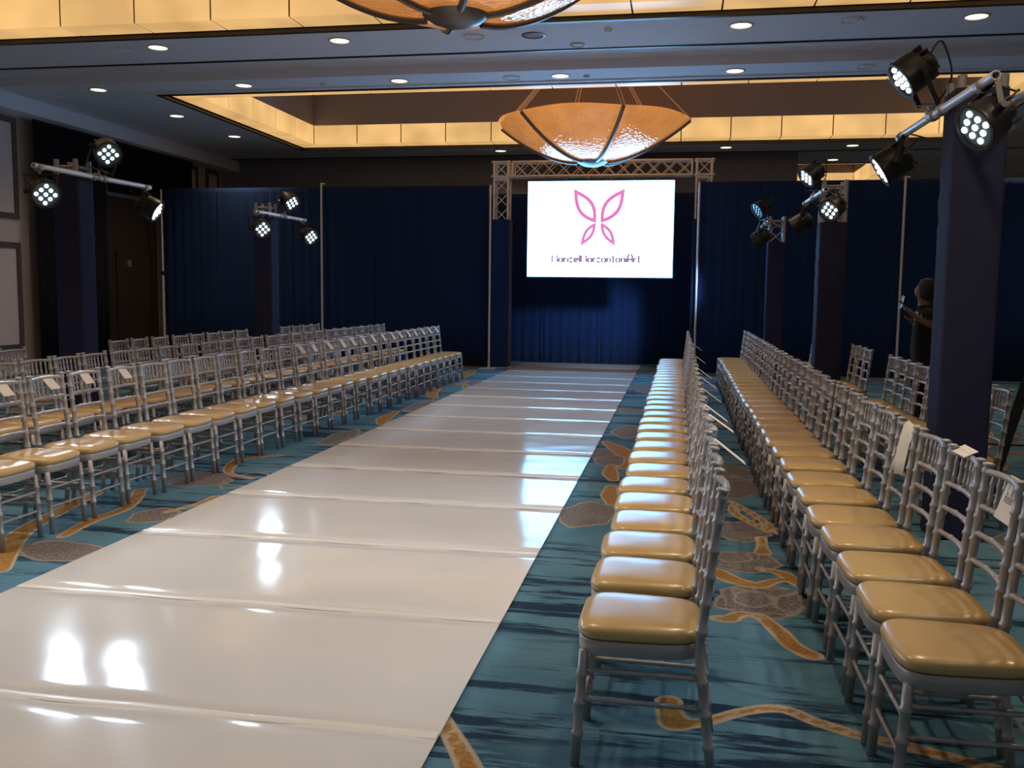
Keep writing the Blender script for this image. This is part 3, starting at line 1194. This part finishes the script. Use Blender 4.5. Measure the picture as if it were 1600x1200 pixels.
for k in (0, 1, 2, 3, 4):
    card(L1[k], 'white card on the %s chair from the camera, left front row' % ORD[k], out=.065, drop=.095, wd=.052, skew=rj.uniform(.0, .03), yoff=rj.uniform(.0, .03))
for k in list(range(12, 27)):
    card(L1[k], 'white card on the %s chair from the camera, left front row' % ORD[k], out=.065, drop=.11, wd=.058, skew=rj.uniform(-.02, .04),
         yoff=rj.uniform(-.03, .03))
for k, sk in ((2, -.04), (4, .05), (5, .0), (7, .02), (9, .02), (11, 0), (15, .0), (20, .02)):
    card(R1[k], 'white card on the %s chair from the camera, right front row' % ORD[k], out=.12, drop=.09, wd=.042, skew=sk)
card(R2[1], 'white reserved card on the second chair of the right middle row', out=.045, drop=.15, wd=.095, side=-1, text='Reserved', yoff=.09)
card(R2[2], 'white card lying on the third chair back of the right middle row', out=.022, drop=-.012, wd=.09, side=1, skew=.0, yoff=-.08, back=.012)


def napkin():
    x, y, a = R2[4]
    rx = x + .255
    root = thing('white_cloth', (rx, y, .93), 'white cloth draped over a right middle row chair back', 'cloth')
    vs, fs = [], []
    prof = [(.045, .74), (.04, .86), (.022, .938), (0, .957), (-.024, .938), (-.045, .87), (-.06, .78), (-.075, .71)]
    n = 8
    for i, (dx, z) in enumerate(prof):
        for k in range(n + 1):
            t = k / n
            wob = .010 * math.sin(t * 9 + i)
            vs.append((rx + dx + wob * (abs(i - 3) / 4), y - .08 + (t - .5) * .29 * (1 - .04 * i) + .006 * i, z + .006 * math.sin(t * 7)))
    for i in range(len(prof) - 1):
        for k in range(n):
            q = i * (n + 1) + k
            fs.append((q, q + 1, q + n + 2, q + n + 1))
    o = MB().add(vs, fs).build('cloth', 'napkin', root, smooth=True)
    o.modifiers.new('thickness', 'SOLIDIFY').thickness = .003


napkin()

# ------------------------------------------------------------------ lighting towers with bars and par lights


def tower(label, x0, x1, y0, y1, ztop, zfab, group='lighting towers'):
    """square truss tower in a stretch fabric sleeve, bare truss head on top"""
    cx, cy = (x0 + x1) / 2, (y0 + y1) / 2
    root = thing('lighting_tower', (cx, cy, 0), label, 'tower', group)
    hx, hy = (x1 - x0) / 2, (y1 - y0) / 2
    # sleeve with rounded corners and stretch wrinkles near its top
    vs, fs = [], []
    r = .03
    base = []
    for qx, qy, a0 in ((1, 1, 0), (-1, 1, PI / 2), (-1, -1, PI), (1, -1, 3 * PI / 2)):
        for j in range(4):
            a = a0 + j * PI / 6
            base.append((qx * (hx - r) + r * math.cos(a), qy * (hy - r) + r * math.sin(a)))
        # extra points on the straight run to the next corner
    pts = []
    for i in range(len(base)):
        p, q = V(base[i]), V(base[(i + 1) % len(base)])
        pts.append(p)
        if (q - p).length > .08:
            for t in (.2, .4, .6, .8):
                pts.append(p.lerp(q, t))
    n = len(pts)
    zz = [.012, .05] + [.05 + (zfab - .05) * k / 46 for k in range(1, 47)]
    rr = random.Random(int(cx * 100))
    for iz, z in enumerate(zz):
        for i, p in enumerate(pts):
            d = 0
            if zfab - .95 < z < zfab - .3:
                ph = (z * 30 + i * 1.1)
                d = .007 * math.sin(ph) * math.sin(PI * (z - zfab + .95) / .65)
            k = 1 + (.03 if z < .06 else 0)
            vs.append((cx + p.x * k + (p.x / max(hx, .01)) * d, cy + p.y * k + (p.y / max(hy, .01)) * d, z))
    for iz in range(len(zz) - 1):
        for i in range(n):
            fs.append((iz * n + i, iz * n + (i + 1) % n, (iz + 1) * n + (i + 1) % n, (iz + 1) * n + i))
    fs.append(tuple(range(n - 1, -1, -1)))
    fs.append(tuple((len(zz) - 1) * n + i for i in range(n)))
    MB().add(vs, fs).build('fabric_sleeve', 'sleeve_fabric', root, smooth=True)
    if ztop > zfab + .05:
        e = .035
        for qx in (-1, 1):
            for qy in (-1, 1):
                MB().tube([(cx + qx * (hx - e), cy + qy * (hy - e), zfab - .05), (cx + qx * (hx - e), cy + qy * (hy - e), ztop)], .028, 10).build('chord', 'steel_dull', root, smooth=True)
        cs = [(-1, -1), (1, -1), (1, 1), (-1, 1)]
        for q in range(4):
            a, b = cs[q], cs[(q + 1) % 4]
            A = lambda c, z: (cx + c[0] * (hx - e), cy + c[1] * (hy - e), z)
            MB().tube([A(a, ztop - .08), A(b, ztop - .08)], .017, 8).build('end_bar', 'steel_dull', root, smooth=True)
            zm = (zfab + ztop) / 2
            if ztop - zfab > .3:
                MB().tube([A(a, ztop - .1), A(b, zm)], .013, 8).build('brace', 'steel_dull', root, smooth=True)
                MB().tube([A(b, zm), A(a, zfab)], .013, 8).build('brace', 'steel_dull', root, smooth=True)
    return root


def crossbar(label, p, q, r=.027, group='lamp bars on the towers'):
    mid = (V(p) + V(q)) / 2
    root = thing('lamp_bar', mid, label, 'pipe', group)
    d = (V(q) - V(p)).normalized()
    mb = MB()
    # open pipe with a wall
    n = 14
    u = d.cross(V((0, 0, 1))).normalized(); w_ = d.cross(u)
    vs, fs = [], []
    for e, rad in ((p, r), (p, r * .72), (q, r * .72), (q, r)):
        for k in range(n):
            a = 2 * PI * k / n
            vs.append(V(e) + (u * math.cos(a) + w_ * math.sin(a)) * rad)
    for i in range(4):
        j = (i + 1) % 4
        for k in range(n):
            fs.append((i * n + k, i * n + (k + 1) % n, j * n + (k + 1) % n, j * n + k))
    mb.add(vs, fs).build('pipe', 'aluminium', root, smooth=True)
    for t in (.47, .56):
        c = V(p).lerp(V(q), t)
        MB().tube([c - d * .03, c + d * .03], r * 1.45, 12).build('coupler', 'steel_dull', root, smooth=True)
    return root


def par(label, c, target, mount, lit=True, power=1.0, size=.95, group='LED par lights on the bars', col=PAR_COL, dim=False, k=1.0, blend=.7):
    """round LED can: body, rim, dark lens plate, nine LEDs, yoke, clamp, power cord"""
    c, mount = V(c), V(mount)
    root = thing('par_light', c, label, 'stage light', group)
    d = (V(target) - c).normalized()
    Q = d.to_track_quat('Z', 'Y').to_matrix().to_4x4()
    M = Matrix.Translation(c) @ Q @ Matrix.Diagonal((k, k, k, 1))
    body = MB().lathe([(.0, -.155), (.055, -.15), (.085, -.135), (.10, -.11), (.10, -.07), (.128, -.05), (.135, .0), (.138, .09), (.146, .10), (.146, .118), (.128, .118), (.126, .098), (.0, .098)], 28, M, cap=False)
    body.build('can_body', 'black_metal', root, smooth=True)
    for q in range(10):
        a = 2 * PI * q / 10
        x, y = .115 * math.cos(a), .115 * math.sin(a)
        u = Q.to_3x3() @ V((math.cos(a), math.sin(a), 0)); v_ = Q.to_3x3() @ V((-math.sin(a), math.cos(a), 0))
        MB().cbox(M @ V((x, y, -.085)), u, v_, d, .016, .004, .03).build('cooling_fin', 'black_metal', root)
    MB().lathe([(.0, .099), (.126, .099), (.126, .103), (.0, .103)], 24, M, cap=False).build('lens_plate', 'lens_face', root)
    e = .062
    for i in (-1, 0, 1):
        for j in (-1, 0, 1):
            x, y = (i - j) * e * .707, (i + j) * e * .707
            T = M @ Matrix.Translation((x, y, .104))
            MB().lathe([(.0205, 0), (.019, .008), (.012, .014), (.0, .016)], 12, T, cap=False).build('led', 'led_white' if lit else ('led_dim' if dim else 'lens_face'), root, smooth=True)
    # yoke: two arms from the side pivots to a bridge near the mount
    toM = (mount - c)
    dist = toM.length
    tm = toM.normalized()
    side = d.cross(tm)
    side = side.normalized() if side.length > .05 else V((1, 0, 0))
    bridge = c + tm * max(.17, dist - .07)
    yk = MB()
    kw = .15 * k
    for s in (-1, 1):
        a, b = c + side * (kw * s), bridge + side * (kw * s)
        mid = (a + b) / 2
        ax = (b - a).normalized()
        yk.cbox(mid, ax, side, ax.cross(side), (b - a).length / 2 + .02, .004, .017)
    ax = tm
    yk.cbox(bridge, ax, side, ax.cross(side), .004, kw, .017)
    yk.build('yoke', 'black_metal', root)
    for s in (-1, 1):
        MB().tube([c + side * (.128 * k * s), c + side * (.178 * k * s)], .022, 10).build('tilt_knob', 'black_plastic', root, smooth=True)
    cl = MB()
    cl.tube([bridge, mount], .012, 8)
    pd = V((0, 1, 0))
    cl.tube([mount - pd * .025, mount + pd * .025], .042, 12)
    cl.build('clamp', 'steel_dull', root)
    back = M @ V((0, .03, -.15))
    pts = [back, back - d * .09 + V((0, 0, .03)), (back + mount) / 2 - d * .16 + V((0, 0, -.05)), mount + V((.02, .09, .05)), mount + V((.0, .14, .03))]
    sm = []
    for i in range(len(pts) - 1):
        p0, p1, p2, p3 = pts[max(i - 1, 0)], pts[i], pts[i + 1], pts[min(i + 2, len(pts) - 1)]
        for t in (0, .25, .5, .75):
            sm.append(.5 * (2 * p1 + (p2 - p0) * t + (2 * p0 - 5 * p1 + 4 * p2 - p3) * t * t + (3 * p1 - p0 - 3 * p2 + p3) * t ** 3))
    sm.append(pts[-1])
    MB().tube(sm, .0065, 6).build('power_cord', 'cable', root, smooth=True)
    if lit:
        spot('par_beam', c + d * .14, target, PAR_W * power, col, size, blend, .125, root)
    return root


# nearest right tower
tower('black sleeved lighting tower nearest the camera on the right', 1.665, 1.978, 6.30, 6.61, 2.95, 2.87)
crossbar('aluminium lamp bar on the nearest right tower', (1.638, 5.48, 2.761), (1.592, 7.51, 2.761))
crossbar('aluminium lamp bar on the far side of the nearest right tower', (2.07, 6.04, 2.82), (2.02, 7.51, 2.82))
par('par light standing above the bar of the nearest right tower', (1.467, 6.58, 3.037), (-2.53, 6.28, 0), (1.612, 6.66, 2.775), k=.92)
par('par light hanging at the near end of the nearest right bar', (1.657, 5.63, 2.554), (-2.3, 3.83, 0), (1.636, 5.70, 2.748), power=.8, k=.92)
par('par light hanging at the far end of the nearest right bar', (1.536, 7.42, 2.562), (-2.4, 7.7, 0), (1.595, 7.42, 2.748), k=.92)
# second right tower
tower('black sleeved lighting tower second from the camera on the right', 1.77, 2.11, 12.62, 12.96, 3.06, 2.52)
crossbar('aluminium lamp bar on the second right tower', (1.715, 11.9, 2.86), (1.69, 13.7, 2.86))
par('par light standing above the second right lamp bar', (1.66, 12.75, 3.16), (-2.1, 11.2, 0), (1.70, 12.8, 2.875))
par('par light hanging at the near end of the second right bar', (1.84, 12.05, 2.66), (-1.6, 8.2, 0), (1.715, 12.05, 2.845))
par('unlit par light hanging at the far end of the second right bar', (1.64, 13.5, 2.58), (-2, 14.5, 0), (1.69, 13.5, 2.845), lit=False)
# third right tower
tower('black sleeved lighting tower farthest from the camera on the right', 1.53, 1.84, 17.2, 17.5, 2.97, 2.52)
crossbar('aluminium lamp bar on the farthest right tower', (1.475, 16.5, 2.84), (1.465, 18.0, 2.84))
par('unlit par light above the farthest right lamp bar', (1.40, 17.2, 3.12), (-1.6, 15.7, 1.0), (1.47, 17.2, 2.855), lit=False)
par('par light hanging from the farthest right lamp bar', (1.38, 16.75, 2.58), (-2.1, 20.7, .5), (1.47, 16.75, 2.825), power=7.5, size=.64, col=(.50, .70, 1.0), blend=1.0)
# left towers
tower('dark sleeved lighting tower nearest the camera on the left', -6.72, -6.42, 9.15, 9.45, 2.95, 2.78)
crossbar('aluminium lamp bar on the nearest left tower', (-6.385, 8.42, 2.78), (-6.335, 10.42, 2.78))
par('par light standing above the nearest left lamp bar', (-6.24, 9.42, 3.07), (-2.2, 5.6, 0), (-6.36, 9.42, 2.795))
par('par light hanging at the near end of the nearest left bar', (-6.33, 8.48, 2.53), (-1.6, 4.6, 0), (-6.383, 8.5, 2.765))
par('par light hanging at the far end of the nearest left bar', (-6.29, 10.32, 2.54), (-2.0, 11.4, 0), (-6.338, 10.32, 2.765))
tower('dark sleeved lighting tower farther from the camera on the left', -6.72, -6.42, 13.98, 14.28, 2.95, 2.72)
crossbar('aluminium lamp bar on the farther left tower', (-6.385, 13.35, 2.755), (-6.325, 15.15, 2.755))
par('par light standing above the farther left lamp bar', (-6.26, 14.32, 3.02), (-2.2, 12.0, 0), (-6.35, 14.32, 2.77))
par('par light hanging at the near end of the farther left bar', (-6.33, 13.42, 2.52), (-1.8, 9.0, 0), (-6.38, 13.42, 2.74))
par('par light hanging at the far end of the farther left bar', (-6.25, 15.08, 2.50), (-1.2, 11.5, 0.2), (-6.33, 15.05, 2.74))

# unseen towers added to light the foreground, continuing both lines
tower('added, unseen black sleeved lighting tower on the right beside the photographer', 1.95, 2.30, 2.2, 2.55, 3.1, 3.0)
crossbar('aluminium lamp bar on the added tower right beside the photographer', (1.90, 1.4, 2.9), (1.88, 3.3, 2.9))
par('added fill par light above the bar right beside the photographer', (1.82, 2.4, 3.18), (-2.0, 4.0, 0), (1.89, 2.4, 2.915), power=.3, size=1.3)
par('added fill par light hanging at the far end beside the photographer', (1.86, 3.15, 2.66), (-1.2, 4.6, 0), (1.88, 3.15, 2.885), power=.3, size=1.3)
tower('added, unseen dark sleeved lighting tower on the left near the photographer', -6.72, -6.42, 4.2, 4.5, 2.95, 2.78)
crossbar('aluminium lamp bar on the added left tower near the photographer', (-6.385, 3.4, 2.78), (-6.355, 5.4, 2.78))
par('added fill par light above the left bar near the photographer', (-6.20, 4.4, 3.08), (-2.0, 3.6, 0), (-6.37, 4.4, 2.795), power=1.0, size=1.2)
par('added fill par light hanging at the far end of the left bar near photographer', (-6.33, 5.3, 2.53), (-.6, 4.6, 0), (-6.36, 5.3, 2.765), power=1.0, size=1.2)

# ------------------------------------------------------------------ chandeliers


def chandelier(cx, cy, label):
    ZB, ZR, RR = 3.91, 4.70, 1.80
    root = thing('bowl_chandelier', (cx, cy, ZB), label, 'chandelier', 'amber bowl chandeliers')
    NP = 6
    PH = -PI / 2 + .375

    def pr(t, a):
        """t 0 at the bottom cap, 1 at the rim"""
        r = .30 + (RR - .30) * t
        z = ZB + .10 + (ZR - ZB - .10) * (t ** 1.7)
        k = math.cos(NP * (a - PH))
        r *= 1 - .015 * t * t * (1 - k)
        z += .02 * t * t * (1 - k)
        return V((cx + r * math.cos(a), cy + r * math.sin(a), z))
    nt_, na = 14, 14
    for p in range(NP):
        a0 = PH + 2 * PI * p / NP + .012
        a1 = PH + 2 * PI * (p + 1) / NP - .012
        vs, fs = [], []
        for i in range(nt_ + 1):
            for j in range(na + 1):
                vs.append(pr(i / nt_, a0 + (a1 - a0) * j / na))
        for i in range(nt_):
            for j in range(na):
                q = i * (na + 1) + j
                fs.append((q, q + 1, q + na + 2, q + na + 1))
        o = MB().add(vs, fs).build('glass_panel', 'amber_glass', root, smooth=True)
        o.modifiers.new('thickness', 'SOLIDIFY').thickness = .012
    for p in range(NP):
        a = PH + 2 * PI * p / NP
        pts = [pr(i / 12, a) + V((-.01 * math.cos(a), -.01 * math.sin(a), -.02)) for i in range(13)]
        MB().tube(pts, .034, 8).build('rib', 'cap_grey', root, smooth=True)
    T = Matrix.Translation((cx, cy, ZB))
    MB().lathe([(.0, 0), (.12, .012), (.22, .045), (.30, .10), (.335, .155), (.335, .17), (.0, .17)], 32, T, cap=False).build('bottom_cap', 'cap_grey', root, smooth=True)
    for p in range(NP):
        a = PH + 2 * PI * p / NP
        e = pr(1, a)
        tp = V((cx + .25 * math.cos(a), cy + .25 * math.sin(a), ZC + 1.5))
        for s in (-.03, .03):
            t_ = V((-math.sin(a), math.cos(a), 0)) * s
            MB().tube([e + t_, tp + t_], .012, 6).build('suspension_cable', 'aluminium', root)
    MB().lathe([(.34, 0), (.34, .03), (.0, .03)], 24, Matrix.Translation((cx, cy, ZC + 1.47)), cap=False).build('ceiling_plate', 'cap_grey', root)
    return root


chandelier(-2.02, 8.28, 'amber glass bowl chandelier cut by the top of the picture')
chandelier(-1.66, 17.55, 'amber glass bowl chandelier hanging in front of the screen truss')

# ------------------------------------------------------------------ downlights and ceiling fittings


def downlight(x, y, label, lit=True, power=1.0):
    root = thing('recessed_downlight', (x, y, ZC), label, 'downlight', 'recessed ceiling downlights')
    T = Matrix.Translation((x, y, ZC))
    MB().lathe([(.15, 0), (.152, -.008), (.125, -.012), (.12, .0), (.12, .02)], 24, T, cap=False).build('trim_ring', 'white_plastic' if lit else 'bronze_trim', root, smooth=True)
    MB().lathe([(.0, -.003), (.12, -.003), (.12, .004), (.0, .004)], 24, T, cap=False).build('lens', 'downlight_glow' if lit else 'well_paint', root)
    if lit:
        spot('downlight_beam', (x, y, ZC - .03), (x, y, 0), DOWN_W * power, DOWN_COL, 2.2, .8, .11, root)


ROWNAMES = {11.8: 'row along the near coffer', 14.12: 'row at the near edge of the far coffer', 21.25: 'row by the back wall',
            4.8: 'row over the camera', 23.4: 'row beyond the partition wall'}
for y, xs_list in ((4.8, (-6.95, -4.4, -1.85, .7, 3.25)), (11.8, (-7.0, -4.43, .64, 3.28)), (14.12, (-9.46, -6.91, -4.34, -1.84, .7, 3.25, 5.8)),
                   (21.25, (-4.12, .92, 3.57)), (23.4, (3.5,))):
    for k, x in enumerate(xs_list):
        downlight(x, y, 'warm downlight, %s from left in the %s' % (ORD[k], ROWNAMES[y]) if len(xs_list) > 1 else 'single warm downlight beyond the partition wall',
                  power=3.2 if y == 4.8 else 1.0)
for k, y in enumerate((7.1, 9.4, 16.4, 18.7)):
    downlight(-9.38, y, 'warm downlight, %s from the camera in the left side column' % ORD[k], power=1.8)
for k, y in enumerate((16.4, 18.7)):
    downlight(6.25, y, 'warm round downlight, %s from the camera in the right side column' % ORD[k])
downlight(-1.9, 11.9, 'unlit dark downlight in the row along the near coffer', lit=False)

for x, y, r, m, lab in ((-1.40, 12.40, .10, 'white_plastic', 'small white smoke detector by the partition track'),
                        (-2.66, 11.85, .14, 'ceiling_paint', 'flush grey ceiling speaker left of the unlit downlight'),
                        (-2.58, 14.13, .14, 'ceiling_paint', 'flush grey ceiling speaker between two far downlights'),
                        (1.9, 11.75, .14, 'ceiling_paint', 'flush grey ceiling speaker right of the near chandelier'),
                        (2.5, 14.1, .14, 'ceiling_paint', 'flush grey ceiling speaker near the right par light'),
                        (-7.6, 11.9, .14, 'ceiling_paint', 'flush grey ceiling speaker at the left end'),
                        (-1.45, 14.15, .05, 'white_plastic', 'tiny white sprinkler head above the far chandelier'),
                        (-.95, 11.75, .05, 'white_plastic', 'tiny white sprinkler head beside the near chandelier'),
                        (-5.6, 14.15, .05, 'white_plastic', 'tiny white sprinkler head over the left seating')):
    root = thing('ceiling_fitting', (x, y, ZC), lab, 'ceiling fitting')
    T = Matrix.Translation((x, y, ZC))
    MB().lathe([(r, 0), (r, -.012), (r * .86, -.02), (r * .8, -.008), (r * .8, -.004)], 20, T, cap=False).build('rim', m, root, smooth=True)
    MB().lathe([(r * .8, -.006), (r * .5, -.014), (.0, -.018)], 20, T, cap=False).build('dome', m, root, smooth=True)

# ------------------------------------------------------------------ ladder, cable, person at the right


def ladder():
    root = thing('step_ladder', (2.75, 7.3, 0), 'black folding step ladder at the right edge', 'ladder')
    B, T_ = V((2.36, 7.52, 0)), V((2.66, 7.30, 1.55))
    wd = V((.16, .42, 0))
    for k in (0, 1):
        b, t = B + wd * k, T_ + wd * k * .8
        ax = (t - b).normalized()
        sd = wd.normalized()
        MB().cbox((b + t) / 2, ax, sd, ax.cross(sd), (t - b).length / 2, .012, .035).build('front_rail', 'black_metal', root)
        rb = b + V((.75, -.28, 0))
        ax2 = (t - rb).normalized()
        MB().cbox((rb + t) / 2, ax2, sd, ax2.cross(sd), (t - rb).length / 2, .01, .02).build('rear_leg', 'black_metal', root)
        MB().cbox(b + V((0, 0, .02)), V((1, 0, 0)), V((0, 1, 0)), V((0, 0, 1)), .03, .025, .02).build('rubber_foot', 'black_plastic', root)
    for k in range(1, 6):
        t = k / 6
        a, c = B.lerp(T_, t), (B + wd).lerp(T_ + wd * .8, t)
        ax = (c - a).normalized()
        up = V((0, 0, 1))
        MB().cbox((a + c) / 2 + V((.03, 0, 0)), ax, ax.cross(up), up, (c - a).length / 2, .045, .013).build('step', 'steel_dull', root)
    MB().cbox(T_ + wd * .4, wd.normalized(), wd.normalized().cross(V((0, 0, 1))), V((0, 0, 1)), .23, .07, .02).build('top_cap', 'black_plastic', root)


ladder()
tag(MB().tube([(2.35, 10.6, .008), (3.2, 10.62, .008), (4.5, 10.5, .008), (6.0, 10.7, .008)], .012, 8).build('floor_cable', 'cable', smooth=True, loc=(3.2, 10.6, 0)),
    'thin black cable lying across the carpet at the right', 'cable')


def person():
    px, py = 2.66, 10.9
    root = thing('person', (px, py, 0), 'standing person in black clothes holding up a phone behind the right tower', 'person')
    # one continuous skinned body; facing -x towards the runway
    P = {}
    J = [('pelvis', (0, 0, .92), .13), ('waist', (.0, 0, 1.05), .125), ('chest', (0.01, 0, 1.24), .14), ('neckb', (.01, 0, 1.40), .07), ('neck', (-.005, 0, 1.46), .05),
         ('head', (-.02, 0, 1.56), .085), ('crown', (-.01, 0, 1.655), .07), ('nose', (-.10, 0, 1.555), .018),
         ('hipL', (0, -.09, .86), .085), ('kneeL', (-.01, -.10, .48), .06), ('ankL', (.02, -.10, .09), .042), ('toeL', (-.14, -.115, .035), .035),
         ('hipR', (0, .09, .86), .085), ('kneeR', (-.01, .10, .48), .06), ('ankR', (.02, .10, .09), .042), ('toeR', (-.14, .115, .035), .035),
         ('shL', (.01, -.17, 1.37), .06), ('elL', (.06, -.21, 1.19), .042), ('wrL', (-.15, -.17, 1.335), .027), ('paL', (-.20, -.155, 1.385), .028),
         ('shR', (.01, .17, 1.37), .06), ('elR', (.05, .23, 1.12), .042), ('wrR', (-.05, .10, 1.22), .027), ('paR', (-.10, .05, 1.26), .028)]
    E_ = [('pelvis', 'waist'), ('waist', 'chest'), ('chest', 'neckb'), ('neckb', 'neck'), ('neck', 'head'), ('head', 'crown'), ('head', 'nose'),
          ('pelvis', 'hipL'), ('hipL', 'kneeL'), ('kneeL', 'ankL'), ('ankL', 'toeL'), ('pelvis', 'hipR'), ('hipR', 'kneeR'), ('kneeR', 'ankR'), ('ankR', 'toeR'),
          ('chest', 'shL'), ('shL', 'elL'), ('elL', 'wrL'), ('wrL', 'paL'), ('chest', 'shR'), ('shR', 'elR'), ('elR', 'wrR'), ('wrR', 'paR')]
    for s, pal in (('L', V((-.20, -.155, 1.385))), ('R', V((-.10, .05, 1.26)))):
        for f in range(5):
            oy = (-.026, -.009, .009, .026, .034)[f]
            ln = (.055, .065, .06, .045, .04)[f]
            up = .03 if s == 'L' else .0
            b = pal + V((-.02, oy, .01)); m_ = pal + V((-.02 - ln * .6, oy * 1.1, .02 + up)); t = pal + V((-.02 - ln, oy * (1.0 if f < 4 else .2), .045 + up * 1.5))
            for nm, c, r in (('b', b, .010), ('m', m_, .0088), ('t', t, .0075)):
                J.append((s + str(f) + nm, tuple(c), r))
            E_ += [('pa' + s, s + str(f) + 'b'), (s + str(f) + 'b', s + str(f) + 'm'), (s + str(f) + 'm', s + str(f) + 't')]
    idx = {n: i for i, (n, _, _) in enumerate(J)}
    me = bpy.data.meshes.new('body')
    me.from_pydata([c for _, c, _ in J], [(idx[a], idx[b]) for a, b in E_], [])
    for nm in ('black_cloth', 'skin'):
        me.materials.append(MATS[nm])
    o = bpy.data.objects.new('body', me)
    COL.objects.link(o)
    o.parent = root
    sk = o.modifiers.new('skin', 'SKIN')
    for i, (n, c, r) in enumerate(J):
        me.skin_vertices[0].data[i].radius = (r, r)
        me.skin_vertices[0].data[i].use_root = (n == 'pelvis')
    o.modifiers.new('smooth', 'SUBSURF').levels = 1
    bpy.context.view_layer.update()
    ev = bpy.data.meshes.new_from_object(o.evaluated_get(bpy.context.evaluated_depsgraph_get()))
    o.modifiers.clear()
    o.data = ev
    if len(ev.materials) == 0:
        for nm in ('black_cloth', 'skin'):
            ev.materials.append(MATS[nm])
    for p in ev.polygons:
        c = p.center
        def near(a, b, d):
            a, b = V(a), V(b)
            t = max(0, min(1, (c - a).dot(b - a) / (b - a).length_squared))
            return (c - a.lerp(b, t)).length < d
        bare = (c.z > 1.44 and abs(c.y) < .12) or near((.02, -.20, 1.215), (-.15, -.17, 1.335), .05) or near((-.17, -.165, 1.35), (-.32, -.155, 1.45), .09) \
            or near((.02, .20, 1.14), (-.05, .10, 1.22), .045) or near((-.07, .07, 1.245), (-.2, .02, 1.33), .08)
        p.material_index = 1 if bare else 0
        p.use_smooth = True
    hb = MB().lathe([(.0, .14), (.06, .125), (.095, .07), (.10, .0), (.085, -.07), (.05, -.10)], 18, Matrix.Translation((px + .025, py, 1.575)), cap=False)
    hb.build('hair', 'hair', root, smooth=True)
    root.scale = (1.04, 1.04, 1.04)
    ph = thing('phone', (px - .27, py - .16, 1.50), 'small phone with lit edge held up by the person in black', 'phone')
    ax = V((.25, 0, 1)).normalized()
    MB().cbox((px - .272, py - .16, 1.515), V((0, 1, 0)), ax, V((0, 1, 0)).cross(ax), .036, .073, .004).build('case', 'black_plastic', ph)
    MB().cbox((px - .266, py - .16, 1.5135), V((0, 1, 0)), ax, V((0, 1, 0)).cross(ax), .033, .066, .0015).build('display', 'led_dim', ph)


person()

for o in bpy.data.objects:
    if '_base' in o:
        del o['_base']
for p in PROTO:
    bpy.data.objects.remove(p)
